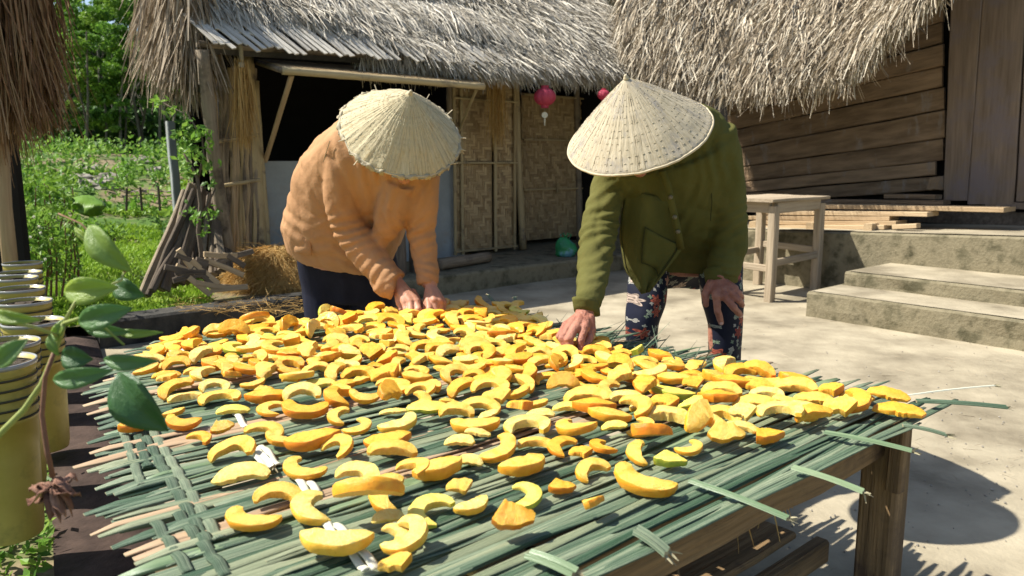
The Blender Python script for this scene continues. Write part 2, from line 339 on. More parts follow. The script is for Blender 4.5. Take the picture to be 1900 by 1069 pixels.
# low terrace in front of the left hut
def slab(a0, a1, b0, b1, z0, z1, m, name, seg=40, rough=.012):
    g = MB(); rings = []
    for i in range(seg+1):
        a = a0+(a1-a0)*i/seg; j = rough*fbm(a*4, z1*9); k = rough*fbm(a*7, 5)
        rings.append([W(a, b0+j, z0), W(a, b0+k, z1-.015), W(a, b0+.015+k, z1+j*.3), W(a, b0+.5*(b1-b0), z1+j*.2), W(a, b1, z1), W(a, b1, z0)])
    g.loft(rings); return g
g = slab(2.9, 6.7, 4.68, 8.6, -.1, .15, 0, ''); setting('hut_terrace', g, 'mossy', False)
g = slab(.95, 2.9, 4.52, 4.70, -.1, .15, 0, ''); setting('terrace_kerb', g, 'darkkerb', False)
# raised platform of the plank house
PF0, PF1 = W(5.76, 4.6), W(5.76, .6)
def pfz(p): return .435+.085*(3.66-Vector(p).dot(BX))/2.06
pd = (PF1-PF0).normalized(); pn = Vector((-pd.y, pd.x, 0)); pn = pn if pn.dot(AX) > 0 else -pn
g = MB(); rings = []
for i in range(41):
    c = PF0-pd*.6+(PF1-PF0+pd*.9)*(i/40); j = .012*fbm(i*.3, 1); k = .012*fbm(i*.5, 4)
    rings.append([c+pn*j+UZ*-.1, c+pn*(k+.0)+UZ*.2, c+pn*k+UZ*(pfz(c)-.018), c+pn*(k+.018)+UZ*(pfz(c)-.004+j*.2), c+pn*1.5+UZ*(pfz(c)-.004), c+pn*4+UZ*(pfz(c)-.004), c+pn*4+UZ*-.1])
g.loft(rings); setting('house_platform', g, ['mossy'], False)
g = MB(); rows = [[PF0-pd*.6+(PF1-PF0+pd*.9)*(i/20)+pn*(.03+j*.35)+UZ*(pfz(PF0-pd*.6+(PF1-PF0+pd*.9)*(i/20))+.003+.002*fbm(i*.4, j)) for j in range(6)] for i in range(21)]
g.loft(rows, caps=False, loops=False); setting('platform_floor', g, 'concrete', True)
def step(a0, a1, b0, b1, z0, z1):
    g = MB(); rings = []; n_ = 30
    for i in range(n_+1):
        b = b0+(b1-b0)*i/n_; j = .012*fbm(b*4, z1*9); k = .014*fbm(b*6, z1*3+1)
        rings.append([W(a0+j, b, z0), W(a0+k, b, (z0+z1)/2), W(a0+j, b, z1-.014), W(a0+.016+k, b, z1+j*.2), W((a0+a1)/2, b, z1+k*.2), W(a1, b, z1), W(a1, b, z0)])
    g.loft(rings); return g
s1 = setting('stone_steps', step(4.68, 5.9, -.4, 2.47, -.05, .165), 'mossy'); s2 = setting('stone_steps', step(5.1, 5.9, -.4, 2.43, .1, .262), 'mossy')
for a0, a1, z, b1 in ((4.7, 5.1, .169, 2.45), (5.12, 5.77, .266, 2.41)):
    g = MB(); rows = [[W(a0+(a1-a0)*j/6, -.4+(b1+.4)*i/24, z+.002*fbm(i, j)) for j in range(7)] for i in range(25)]
    g.loft(rows, caps=False, loops=False); setting('step_tread', g, 'concrete', True)
# ---------------------------------------------------------------- lawn and garden greens
def pts_in(px, py, n, zf):
    out = []
    while len(out) < n:
        a = random.uniform(-3.5, 2.6); b = 4.8+random.random()**1.3*11
        out.append((a, b))
    return out
N = 110000; a = RNG.uniform(-.8, 4.2, N); b = 4.75+RNG.uniform(0, 1, N)**1.4*11
v = np.array([W(x, y, terrain_z(x, y)) for x, y in zip(a, b)])
keep = (v[:, 0]/v[:, 1] < -.40) & (v[:, 0]/v[:, 1] > -.75); v = v[keep]; bb = b[keep]
dens = np.array([fbm(p[0]*.9, p[1]*.9) for p in v]); sel = (bb < 9.2) | ((dens > .05) & (bb < 12)); v = v[sel]; bb = bb[sel]
d = RNG.normal(size=(len(v), 3))*.45; d[:, 2] = 1; d /= np.linalg.norm(d, axis=1, keepdims=True)
g = MB(); blades(g, v-np.array([0, 0, .01]), d, RNG.uniform(.04, .11, len(v))*(1+bb*.02), .009+.0015*bb, droop=.35, K=2, taper=.1)
stuff('grass', g, 'lawn', 'short bright green grass on the lawn behind the huts', 'grass')
N = 8500; i_ = RNG.integers(0, 210, N)
cx = [(random.uniform(.2, 5), random.uniform(8.6, 15)) for _ in range(210)]
cc = []; 
for k in i_:
    a_, b_ = cx[k]; x = a_+random.gauss(0, .12); y = b_+random.gauss(0, .12); cc.append(W(x, y, terrain_z(x, y)+abs(random.gauss(0, .12))+.03))
g = MB(); leafcards(g, cc, RNG.uniform(.05, .12, N), up=.7); stuff('garden_greens', g, 'leafB', 'leafy garden greens growing on the slope below the woods', 'garden plants')
rk = [(165, 318), (205, 335), (150, 348), (265, 300), (190, 350), (172, 352), (235, 310), (152, 335), (180, 338), (290, 318)]
for i, (x, y) in enumerate(rk):
    b_ = 9.5+(352-y)*.08; 
    lo, hi = 5.0, 30.0
    r = ray(x, y); t = 5.0
    while t < 40:
        q = Vector((0, 0, 1))+r*t; aa = q.dot(AX); bb2 = q.dot(BX)
        if q.z < terrain_z(aa, bb2): break
        t += .1
    s_ = random.uniform(.10, .2)
    g = MB(); rings = []
    for k in range(7):
        ph = -math.pi/2+math.pi*k/6
        rings.append([q+Vector((math.cos(th)*math.cos(ph)*s_*1.3, math.sin(th)*math.cos(ph)*s_, math.sin(ph)*s_*.6))*(1+.35*fbm(th*2+i, ph*2)) for th in [2*math.pi*m/10 for m in range(10)]])
    g.loft(rings)
    lab = ['flat grey rock in the garden, highest up the slope on the left', 'grey rock half buried among the garden greens', 'low pale rock at the left foot of the slope', 'small rock near the grey post on the slope', 'broad rock at the front of the rock cluster', 'dark low rock beside the broad front rock', 'small rock alone in the greens near the woods', 'leftmost dark rock under the shrubs', 'rounded rock in the middle of the rock cluster', 'rightmost small rock close behind the grey post'][i]
    single('rock', g, 'rock', lab, 'rock', tuple(q-UZ*s_*.4), 'rocks in the hillside garden')
# ---------------------------------------------------------------- trees
def tree_meshes(h, seed, spread, nleaf, lsize, mleaf='leafA', cl=26):
    random.seed(seed); g = MB(); tips = []
    lean = Vector((random.uniform(-.1, .1), random.uniform(-.1, .1), 1))
    pts = [lean*h*.8*t+Vector((.05*math.sin(t*5+seed), .05*math.cos(t*4), 0))*h*.3 for t in [i/7 for i in range(8)]]
    g.tube(pts, [h*.010*(1-.7*i/7) for i in range(8)], 7)
    for k in range(9):
        t = random.uniform(.42, .98); p = pts[int(t*7)]; an = random.uniform(0, 6.28)
        q = p+Vector((math.cos(an), math.sin(an), random.uniform(.5, 1.2)))*spread*random.uniform(.35, .7)
        g.tube([p, (p+q)/2+UZ*.1, q], [h*.004, h*.003, h*.0015], 5); tips.append(q)
    f = MB(); cs = []; tn = []
    for k in range(cl):
        if k < len(tips): c = tips[k]
        else:
            an = random.uniform(0, 6.28); rr = spread*math.sqrt(random.random()); c = Vector((math.cos(an)*rr, math.sin(an)*rr, h*random.uniform(.22, 1.02)))
        cr = spread*random.uniform(.16, .36)
        nl = int(nleaf/cl); q = RNG.normal(size=(nl, 3)); q /= np.linalg.norm(q, axis=1, keepdims=True); q *= RNG.uniform(.3, 1, size=(nl, 1))**.5*cr; q[:, 2] *= .55
        cs.append(q+np.array(c)); tn.append(np.clip(random.uniform(.15, .8)+RNG.normal(size=nl)*.15, 0, 1))
    leafcards(f, np.concatenate(cs), RNG.uniform(.7, 1.3, sum(len(x) for x in cs))*lsize, up=.5, tint=np.concatenate(tn), asp=.55)
    return g.mesh('trunk', 'trunk'), f.mesh('crown', mleaf)
TM = [tree_meshes(5.2, 1, 1.7, 7800, .14), tree_meshes(6.2, 2, 1.7, 8400, .14), tree_meshes(4.2, 3, 1.2, 5200, .12, 'leafA'), tree_meshes(3.6, 4, .95, 4200, .11, 'leafB')]
tl = ['tall tree with a broad crown at the left end of the wood', 'tall tree second from left rising behind the garden', 'tall leafy tree in the middle of the wood', 'tree whose crown stands against the sky, right of the middle', 'dark leafy tree beside the hanging thatch', 'slender tree at the front left of the wood with a thin pale trunk', 'slender forked tree at the front of the wood above the rocks', 'small slender tree at the front right of the wood', 'bright young tree at the left, touching the brown thatch', 'bright young tree in front of the dark trunks', 'tall tree far behind, showing left of the others', 'tall tree far behind at the right', 'dark tree behind the pole', 'tall tree at the back in the middle']
ts = [(x_, 20+(i_*37 % 80)/10, k_, s_) for i_, (x_, d_, k_, s_) in enumerate([(60, 0, 0, .86), (110, 0, 1, .74), (150, 0, 0, .84), (195, 0, 1, .76), (240, 0, 0, .92)])]+[(x_, 14.5, k_, .62) for x_, k_ in ((120, 2), (195, 2), (262, 2), (85, 3), (232, 3))]+[(85, 24, 1, .78), (170, 27, 0, .98), (285, 23, 1, .74), (215, 25, 1, .82)]
for i, (x, dd, k, s_) in enumerate(ts):
    r = P(x, 300, dd); aa, bb2 = r.dot(AX), r.dot(BX); z0 = terrain_z(aa, bb2)
    t = thing('broadleaf_tree', tl[i], 'tree', (r.x, r.y, z0-.1), 'trees of the wood behind the garden'); t.scale = (s_, s_, s_); t.rotation_euler = (0, 0, i*1.7)
    for me in TM[k]: link(me.name, me, t)
random.seed(11)
# the far wood as one mass, and the dark one behind the roofs
def wood(x0, x1, d0, d1, z0, z1, n, ls, m, nm, lab, gz=None):
    cs = []
    for _ in range(n):
        x = random.uniform(x0, x1); dd = random.uniform(d0, d1); p = P(x, 300, dd); zz = terrain_z(p.dot(AX), p.dot(BX)) if gz is None else gz
        top = z1*(1+.22*fbm(p.x*.4, p.y*.4)); cs.append((p.x, p.y, zz+random.uniform(z0, top)))
    g = MB(); leafcards(g, cs, RNG.uniform(.6, 1.3, n)*ls, up=.3, asp=.7); stuff(nm, g, m, lab, 'woods')
wood(-250, 400, 25, 31, 0, 3.7, 26000, .32, 'leafdark', 'woods', 'dark mass of woods closing the view behind the trees')
wood(60, 360, 15, 19, -.1, .8, 7000, .2, 'leafdark', 'undergrowth', 'dark undergrowth at the foot of the wood, canopy shade put into its leaf colour')  # leaves coloured dark to stand in for shade under the canopy
wood(950, 1400, 14, 17, 0, 7.0, 8000, .42, 'leafdark', 'woods', 'dark woods showing between the two thatched roofs')
# thin trunks of the wood
tk = MB()
for i in range(42):
    x = random.uniform(90, 330); p = P(x, 300, random.uniform(14, 20)); z = terrain_z(p.dot(AX), p.dot(BX)); q = p.copy(); p.z = z-.1
    top = p+Vector((random.uniform(-.5, .5), 0, random.uniform(1.3, 2.5))); tk.tube([p, (p+top)/2+Vector((random.uniform(-.15, .15), 0, 0)), top], [.028, .022, .012], 5)
stuff('tree_trunks', tk, 'trunk', 'thin pale trunks massed in the shade of the wood', 'tree trunks')
# ================================================================ THE HUTS
def onB(x, y, b):
    r = ray(x, y); o = Vector((0, 0, 1)); t = (b-o.dot(BX))/r.dot(BX); return o+r*t
def onA(x, y, a):
    r = ray(x, y); t = a/r.dot(AX); return Vector((0, 0, 1))+r*t
NB = -BX                                  # outward normal of the left hut's front
FB = 5.55                                 # its facade plane
hut = thing('thatched_hut', 'low bamboo walled hut with grey straw roof and propped window, behind the woman in beige', 'hut', tuple(W(3.5, 6.5, .1)))
# roof: a slope rising away from the eave
EB, EZ, RS = 4.93, 1.70, .80
def roofp(a, b, lift=0.0):
    z = EZ+.03*(a-1.8)+(b-EB)*RS; return W(a, b, z)+(NB*.62+UZ*.78)*lift
RE = lambda b: 5.95+.42*(b-EB)            # right end recedes with the hip
g = MB(); rings = []
for i in range(13):
    b = EB+.05+i*(4.2/12)
    rings.append([roofp(1.8, b, 0), roofp(RE(b)-.1, b, 0), roofp(RE(b)-.1, b, -.09), roofp(1.8, b, -.09)])
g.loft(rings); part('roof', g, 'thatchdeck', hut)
g = MB(); dn = (NB*1.0-UZ*RS).normalized(); up = (NB*.62+UZ*.78).normalized()
def thatch(g, n, bs, be, lift, ln, spread=.42, a0=1.82, wd=(.006, .014), pitch=.18):
    b = RNG.uniform(bs, be, n); a = a0+RNG.uniform(0, 1, n)*np.array([RE(x)-a0 for x in b])
    b = b+np.where(b < EB+.62, .34*np.clip((3.6-a)/1.2, 0, 1), 0)
    lf = lift+RNG.uniform(0, .05, n)
    lf += .045*np.sin(a*1.7+b*2)
    v = np.array([roofp(x, y, l) for x, y, l in zip(a, b, lf)])
    d = np.array(dn)[None]+np.array(AX)[None]*RNG.normal(size=(n, 1))*spread+np.array(up)[None]*RNG.normal(pitch, .14, size=(n, 1))
    d /= np.linalg.norm(d, axis=1, keepdims=True)
    blades(g, v, d, RNG.uniform(ln*.6, ln*1.3, n), RNG.uniform(wd[0], wd[1], n), droop=.22, side=np.array(up), K=2, taper=.25, curl=.12)
crs = [EB+.02, 5.35, 5.85, 6.4, 7.0, 7.7, 8.5]
for k in range(6):
    n = [12000, 11000, 10000, 8500, 7000, 5500][k]
    thatch(g, n, crs[k]+.06, crs[k+1], .02, .26+.02*k, wd=(.006+.001*k, .015+.002*k))
    # a raised shaggy course edge
    m_ = n//3; b0 = crs[k+1]; b = b0+RNG.uniform(-.04, .14, m_); a = 1.82+RNG.uniform(0, 1, m_)*(RE(b0)-1.82)
    v = np.array([roofp(x, y+.05*math.sin(x*2.3+k), .09+.02*math.sin(x*5)) for x, y in zip(a, b)])
    d = np.array(dn)[None]+np.array(AX)[None]*RNG.normal(size=(m_, 1))*.35+np.array(up)[None]*RNG.normal(.1, .12, size=(m_, 1)); d /= np.linalg.norm(d, axis=1, keepdims=True)
    blades(g, v, d, RNG.uniform(.18, .34, m_), RNG.uniform(.007, .014, m_), droop=.3, side=np.array(up), K=2, taper=.25)
# eave fringe right of the slats
n = 5200; a = RNG.uniform(2.9, 5.95, n); v = np.array([roofp(x, EB+.12+random.uniform(-.05, .1), random.uniform(-.07, .05)) for x in a])
d = np.array(NB)[None]*RNG.normal(.35, .2, size=(n, 1))+np.array(-UZ)[None]+np.array(AX)[None]*RNG.normal(size=(n, 1))*.3; d /= np.linalg.norm(d, axis=1, keepdims=True)
blades(g, v, d, RNG.uniform(.10, .24, n), RNG.uniform(.006, .013, n), droop=.1, K=2)
o = part('thatch', g, 'thatch', hut, kind='stuff')
# laths showing along the eave
for i in range(46):
    a = 1.80+i*.052+random.uniform(-.01, .01)
    if i > 24 and random.random() < .15: continue
    L = random.uniform(.30, .46) if i < 26 else random.uniform(.24, .3); b0 = EB-random.uniform(.02, .08)
    dd = (-dn+AX*-.38+AX*random.uniform(-.08, .08)).normalized()
    c = roofp(a, b0, .05)+dd*L*.5
    g = MB(); g.box(c, L, random.uniform(.026, .042), .008, ax=dd, az=up, jit=.002); part('slat', g, 'slat', hut)
for i in range(11):
    a = 5.15+i*.082; g = MB(); dd = (-dn+AX*-.5).normalized(); c = roofp(a, EB-.05, .03)+dd*.1
    g.box(c, .22, .04, .008, ax=dd, az=up, jit=.003); part('slat', g, 'slat', hut)
for i in range(9):                         # loose laths lying along the slope at the left end
    a = 1.84+random.uniform(0, .5); b = EB+.1+i*.13; g = MB(); g.box(roofp(a, b, .045), random.uniform(.3, .55), .03, .008, ax=AX+dn*random.uniform(-.3, .3), az=up, jit=.003); part('slat', g, 'slat', hut)
g = MB(); g.tube([roofp(1.75, EB+.06, -.03), roofp(3.8, EB+.06, -.03), roofp(5.95, EB+.06, -.04)], .022, 8); part('eave_pole', g, 'greybamboo', hut)
# inside: dark back wall and side, low ceiling
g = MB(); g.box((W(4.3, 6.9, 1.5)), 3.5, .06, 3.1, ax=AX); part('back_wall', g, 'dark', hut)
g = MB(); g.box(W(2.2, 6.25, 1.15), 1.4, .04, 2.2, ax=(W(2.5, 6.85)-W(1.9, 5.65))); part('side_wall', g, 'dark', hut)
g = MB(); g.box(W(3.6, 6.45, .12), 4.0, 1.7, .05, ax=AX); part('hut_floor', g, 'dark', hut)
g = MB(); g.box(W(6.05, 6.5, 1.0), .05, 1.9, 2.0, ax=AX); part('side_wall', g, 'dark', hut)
# front: posts
def pole(x0, y0, x1, y1, b, rad, m, nm, par, n=9, knots=True, b1=None):
    p, q = onB(x0, y0, b), onB(x1, y1, b if b1 is None else b1); g = MB(); N_ = 13; pts = []; rr = []
    for i in range(N_):
        t = i/(N_-1); j = rad*.35
        pts.append(p.lerp(q, t)+AX*(j*math.sin(t*5+x0))*.6); rr.append(rad*(1.10 if knots and i % 3 == 0 else 1)*(1-.12*t))
    g.tube(pts, rr, n, wob=.05); return part(nm, g, m, par, True)
pole(482, 470, 452, 100, FB, .075, 'bamboo', 'post', hut)
pole(497, 478, 476, 150, FB-.04, .022, 'bamboo', 'post', hut)
pole(424, 470, 372, 92, 5.2, .045, 'greybamboo', 'post', hut, b1=5.0)
pole(970, 462, 955, 120, FB+.0, .036, 'bamboo', 'post', hut)
pole(1075, 455, 1070, 120, FB+.28, .035, 'greybamboo', 'post', hut)
pole(1100, 455, 1090, 120, FB+.3, .05, 'greybamboo', 'post', hut)
pole(838, 300, 833, 140, FB+.01, .03, 'greybamboo', 'post', hut)
# plaster panel below the window
def panelB(x0, y0, x1, y1, b, th, m, nm, par):
    a = onB(x0, y0, b); c = onB(x1, y1, b); A0, A1 = a.dot(AX), c.dot(AX); g = MB()
    g.box(W((A0+A1)/2, b, (a.z+c.z)/2), A1-A0, th, abs(a.z-c.z), ax=AX); return part(nm, g, m, par)
p = onB(487, 299, FB+.03); q = onB(856, 299, FB+.03); zt = p.z; SA0, SA1 = p.dot(AX), q.dot(AX)
g = MB(); g.box(W((SA0+SA1)/2, FB+.05, (zt+.13)/2), SA1-SA0+.04, .06, zt-.13, ax=AX); part('plaster_panel', g, 'plaster', hut)
# window shutter propped open: a bamboo bar, a thin panel and two stays
bar0, bar1 = onB(524, 131, 4.74), onB(897, 161, 4.74); hi0, hi1 = onB(478, 116, FB-.03), onB(845, 140, FB-.03)
sh = link('shutter', None, hut)
g = MB(); pts = [bar0.lerp(bar1, i/16) for i in range(17)]; g.tube(pts, [.024*(1.12 if i % 4 == 0 else 1) for i in range(17)], 9); part('shutter_bar', g, 'bamboo', sh, True)
g = MB(); g.sheet([[hi0.lerp(bar0, j/3)+UZ*.02, hi1.lerp(bar1, j/3)+UZ*.02] for j in range(4)], .012); part('shutter_panel', g, 'weave', sh)
g = MB(); g.tube([hi0, bar0], .02, 8); part('shutter_bar', g, 'greybamboo', sh, True)
for (x0, y0, x1, y1) in ((541, 140, 492, 300), (884, 166, 851, 245)):
    e = onB(x0, y0, 4.78); f = onB(x1, y1, FB-.02); g = MB(); g.box((e+f)/2, (e-f).length, .034, .02, ax=(e-f), az=NB, jit=.001, bev=.004); part('stay', g, 'lumber' if x0 < 700 else 'bamboo', hut)
# faint window bars in the dark
# woven panels, each strip a real strip
def weave(A0, A1, Z0, Z1, b, nm, par, m='weave', w=.026, k=3):
    g = MB(); rt = link(nm, None, par)
    g2 = MB(); g2.box(W((A0+A1)/2, b+.014, (Z0+Z1)/2), A1-A0, .006, Z1-Z0, ax=AX, tint=.1); part('backing', g2, m, rt)
    na, nz = int((A1-A0)/w), int((Z1-Z0)/w)
    for j in range(nz):
        for i in range(na):
            s = (i+j) % (2*k)
            if s == 0:
                L = k*w; 
                if i+k <= na: g.box(W(A0+(i+k/2)*w, b-.002*random.random(), Z0+(j+.5)*w), L*.97, .005, w*.88, ax=AX, jit=.001)
            if s == k:
                if j+k <= nz: g.box(W(A0+(i+.5)*w, b+.003-.002*random.random(), Z0+(j+k/2)*w), L0(k, w), .005, w*.88, ax=UZ, az=NB.cross(UZ), jit=.001)
    o = part('weave', g, m, rt, kind='stuff'); return rt
def L0(k, w): return k*w*.97
pa = onB(842, 470, FB-.01).dot(AX); pb = onB(956, 470, FB-.01).dot(AX)
zb = .17; ztp = 1.80
weave(pa+.03, (pa+pb)/2+.1, zb+.03, ztp, FB-.0, 'woven_panel', hut); weave((pa+pb)/2+.12, pb, zb+.03, ztp, FB-.0, 'woven_panel', hut)
for a in (pa+.01, pa+.09, (pa+pb)/2+.11, pb-.02):
    g = MB(); g.box(W(a, FB-.025, (zb+ztp)/2), ztp-zb, .028, .018, ax=UZ, az=NB, jit=.001, bev=.003); part('batten', g, 'bamboo', hut)
for z in (.99, 1.55, .2):
    g = MB(); g.box(W((pa+pb)/2, FB-.032, z), pb-pa, .03, .016, ax=AX, jit=.001, bev=.003); part('batten', g, 'bamboo', hut)
# recessed woven door in shade
dA0, dA1 = onB(974, 460, FB+.25).dot(AX), onB(1083, 460, FB+.25).dot(AX)
dr = weave(dA0, dA1, .2, 1.68, FB+.3, 'door', hut)
for z in (.72, 1.22, 1.66):
    g = MB(); g.box(W((dA0+dA1)/2, FB+.275, z), dA1-dA0, .028, .014, ax=AX); part('batten', g, 'bamboo', hut)
g = MB(); g.box(W((dA0+dA1)/2+.02, FB+.25, .73), .10, .022, .012, ax=UZ, az=NB); part('door_latch', g, 'bamboo', hut)
weave(dA1+.05, dA1+.75, .2, 1.7, FB+.32, 'woven_panel', hut)
# the wall of upright sticks left of the corner post
for i in range(17):
    x = 408+i*4.4; g = MB(); t0 = 120+random.uniform(0, 12); p0 = onB(x+random.uniform(-3, 3), 486+random.uniform(-8, 10), FB-.08); p1 = onB(x-6+random.uniform(-3, 3), t0, FB-.02)
    pts = [p0.lerp(p1, k/8)+AX*random.uniform(-.008, .008)+NB*random.uniform(-.01, .015) for k in range(9)]
    g.tube(pts, random.uniform(.010, .018), 6, wob=.15); part('wall_stick', g, random.choice(['greybamboo', 'bamboo', 'lumber']), hut)
for y in (338, 255):
    g = MB(); g.tube([onB(405, y+8, FB-.14), onB(482, y-4, FB-.14)], .014, 7); part('wall_stick', g, 'bamboo', hut)
# hanging gable thatch at the left end: a shaggy curtain
def curtain(g, path, n, ln, wd, spread, top_h, thick, back=None, droopk=.0, K=3, curl=.12):
    P_ = [Vector(p) for p in path]; seg = RNG.uniform(0, len(P_)-1.001, n)
    v = []; L = []
    for s in seg:
        i = int(s); f = s-i; c = P_[i].lerp(P_[i+1], f); h = random.random()
        off = Vector((random.gauss(0, 1), random.gauss(0, 1), 0))*thick
        v.append(c+UZ*(h*top_h)+off); L.append(random.uniform(.55, 1.15)*(ln[i]*(1-f)+ln[i+1]*f))
    d = RNG.normal(size=(n, 3))*spread; d[:, 2] = -1; d /= np.linalg.norm(d, axis=1, keepdims=True)
    blades(g, np.array(v), d, np.array(L), RNG.uniform(wd[0], wd[1], n), droop=droopk, K=K, taper=.3, curl=curl)
gp = [P(365, 20, 5.05), P(340, -10, 5.1), P(318, -40, 5.2), P(298, -30, 5.3), P(290, 0, 5.5)]
g = MB(); curtain(g, gp, 3800, [.62, .72, .8, .75, .55], (.008, .018), .13, .35, .035); part('hanging_thatch', g, 'tanthatch', hut, kind='stuff')
g = MB(); rings = []
for p_, l in zip(gp, [.5, .6, .62, .55, .4]): rings.append([p_+UZ*.35+NB*.03, p_+NB*.02-UZ*l, p_+BX*.05-UZ*l, p_+UZ*.35+BX*.05])
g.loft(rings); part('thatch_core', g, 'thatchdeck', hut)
# ---------------------------------------------------------------- plank house at the right
HA = 6.9
house = thing('plank_house', 'dark wooden plank house with shaggy palm leaf roof above the stone platform', 'house', tuple(W(7.5, 3, .4)))
def board(x0l, y0l, x1l, y1l, x0r, y0r, x1r, y1r, a, th, m, nm, lab=None):
    """a board given by its four seen corners: top-left, bottom-left, top-right, bottom-right"""
    tl_, bl, tr, br = onA(x0l, y0l, a), onA(x1l, y1l, a), onA(x0r, y0r, a), onA(x1r, y1r, a); g = MB(); rows = []
    n_ = 14
    ry, rz = random.uniform(0, 9), random.uniform(0, 9)
    top = []; bot = []
    for i in range(n_+1):
        t = i/n_; w1 = .006*fbm(t*3+ry, 1); w2 = .006*fbm(t*3+ry, 7)
        A_ = tl_.lerp(tr, t)+UZ*w1; B_ = bl.lerp(br, t)+UZ*w2; o_ = -AX*(th/2+.004*fbm(t*2, ry)); b_ = AX*th/2
        rows.append([A_+b_, A_+o_*.6, A_+o_-UZ*.008, (A_+B_)/2+o_*1.05, B_+o_+UZ*.008, B_+o_*.6, B_+b_])
    L = (tr-tl_).length; H = (tl_-bl).length; k = 7; vs = [v for r in rows for v in r]; gc = []
    for i in range(n_+1):
        for j in range(7): gc.append((i/n_*L, j/6*H, 0))
    fs = []
    for i in range(n_):
        for j in range(7): a0 = i*7+j; b0 = i*7+(j+1) % 7; fs.append((a0, b0, b0+7, a0+7))
    fs.append(tuple(range(6, -1, -1))); fs.append(tuple(range(n_*7, n_*7+7)))
    g.add(vs, fs, gc, random.random()); return part(nm, g, m, house, label=lab)
xl, xr = 1352, 1752
def lerp(a, b, t): return a+(b-a)*t
# seams (y at left x=1352, y at right x=1752)
seams = [(150, 62), (180, 92), (212, 130), (245, 163), (282, 205), (318, 258), (345, 300), (362, 334), (376, 366)]
seams = [(40, -95), (80, -50), (115, -8), (150, 40), (182, 80), (212, 122), (243, 160), (278, 203), (313, 256), (340, 298), (360, 325), (380, 352)]
for i in range(len(seams)-1):
    (a0, b0), (a1, b1) = seams[i], seams[i+1]
    xe = xr+2-random.choice([0, 1, 3, 5])-(12 if i == 9 else 0)
    board(xl, a0+1, xl, a1-.2, xe, b0+1.5, xe, b1-.2, HA+random.uniform(-.012, .012), .035, 'plank', 'plank')
board(1726, 330, 1720, 353, 1752, 326, 1752, 352, HA-.01, .03, 'plank', 'plank')
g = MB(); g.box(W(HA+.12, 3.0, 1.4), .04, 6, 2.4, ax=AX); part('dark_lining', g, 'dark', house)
g = MB(); pp = onA(1752, 360, HA); qq = onA(1352, 380, HA); g.box(W(HA+.1, 2.6, .55), .16, 4.6, .12, ax=AX); part('sill_beam', g, 'bark', house)
# upright door boards
def vboard(x0t, x1t, yt, x0b, x1b, yb, a, th, m, lab=None):
    t0, t1, b0, b1 = onA(x0t, yt, a), onA(x1t, yt, a), onA(x0b, yb, a), onA(x1b, yb, a); g = MB(); rows = []; n_ = 14
    L = (t0-b0).length; Wd = (t1-t0).length; gc = []; vs = []
    for i in range(n_+1):
        t = i/n_; l = t0.lerp(b0, t)+BX*.004*fbm(t*4, x0t); r = t1.lerp(b1, t)+BX*.004*fbm(t*4, x1t); o_ = -AX*th/2
        for q, gx in ((l-o_, 0), (l+o_*.7, 0), (l.lerp(r, .03)+o_, .03), (l.lerp(r, .5)+o_*1.05, .5), (l.lerp(r, .97)+o_, .97), (r+o_*.7, 1), (r-o_, 1)): vs.append(q); gc.append((t*L, gx*Wd, 0))
    fs = []
    for i in range(n_):
        for j in range(7): a0 = i*7+j; b_ = i*7+(j+1) % 7; fs.append((a0, b_, b_+7, a0+7))
    fs.append(tuple(range(6, -1, -1))); fs.append(tuple(range(n_*7, n_*7+7))); g.add(vs, fs, gc, random.random()); return part('door_board', g, m, house, label=lab)
vboard(1768, 1828, -60, 1752, 1796, 372, HA-.05, .045, 'doorwood'); vboard(1829, 1908, -60, 1796, 1882, 379, HA-.045, .04, 'doorwood')
vboard(1912, 1990, -60, 1886, 1960, 374, HA-.04, .04, 'doorwood'); g = MB(); g.box(onA(1925, 383, HA-.04), .05, .7, .05, ax=AX); part('threshold', g, 'doorwood', house)
# palm roof: eave curve in space, slope rising behind it
ev = [(1168, 42, 7.55), (1180, 82, 7.35), (1240, 118, 7.0), (1350, 140, 6.7), (1470, 122, 6.3), (1570, 108, 6.05), (1625, 62, 5.85), (1690, 2, 5.65), (1750, -50, 5.5), (1840, -120, 5.3)]
EV = [P(*e) for e in ev]
upv = [Vector((.28, 1.1, 1.25)), Vector((.35, 1.1, 1.2)), Vector((.5, 1.05, 1.15)), Vector((.6, 1, 1.1)), Vector((.7, .9, 1.05)), Vector((.75, .85, 1.0)), Vector((.8, .8, 1)), Vector((.8, .75, 1)), Vector((.8, .7, 1)), Vector((.8, .7, 1))]
def rp(s, t, lift=0):
    s = max(0, min(len(EV)-1.001, s)); i = int(s); f = s-i; e = EV[i].lerp(EV[i+1], f); u = upv[i].lerp(upv[i+1], f)
    tang = (EV[i+1]-EV[i]); tang.z *= .2; nn = tang.normalized().cross(u).normalized(); nn = nn if nn.z > 0 else -nn
    return e+u*t+nn*(lift+.12*math.sin(min(1, t/.5)*math.pi/2)-.02), u.normalized(), nn, tang.normalized()
g = MB(); rows = []
for i in range(37):
    rows.append([rp(i/4, t, -.03)[0] for t in (0.03, .15, .35, .6, 1.0, 1.5, 2.0)])
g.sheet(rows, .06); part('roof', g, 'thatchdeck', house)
g = MB(); n = 32000; v = []; d = []; ln = []
lens = [math.dist(EV[i], EV[i+1]) for i in range(9)]; cum = np.cumsum([0]+lens)
for _ in range(n):
    q = random.uniform(0, cum[-1]); i = int(np.searchsorted(cum, q)-1); i = max(0, min(8, i)); s = i+(q-cum[i])/lens[i]
    t = random.random()**1.2*1.7; p_, u_, nn, tg = rp(s, t, random.uniform(0, .07)+.03*math.sin(s*9+t*14))
    dd = -u_+tg*random.gauss(0, .27)+nn*random.gauss(.10, .15); v.append(p_); d.append(dd.normalized()); ln.append(random.uniform(.14, .36))
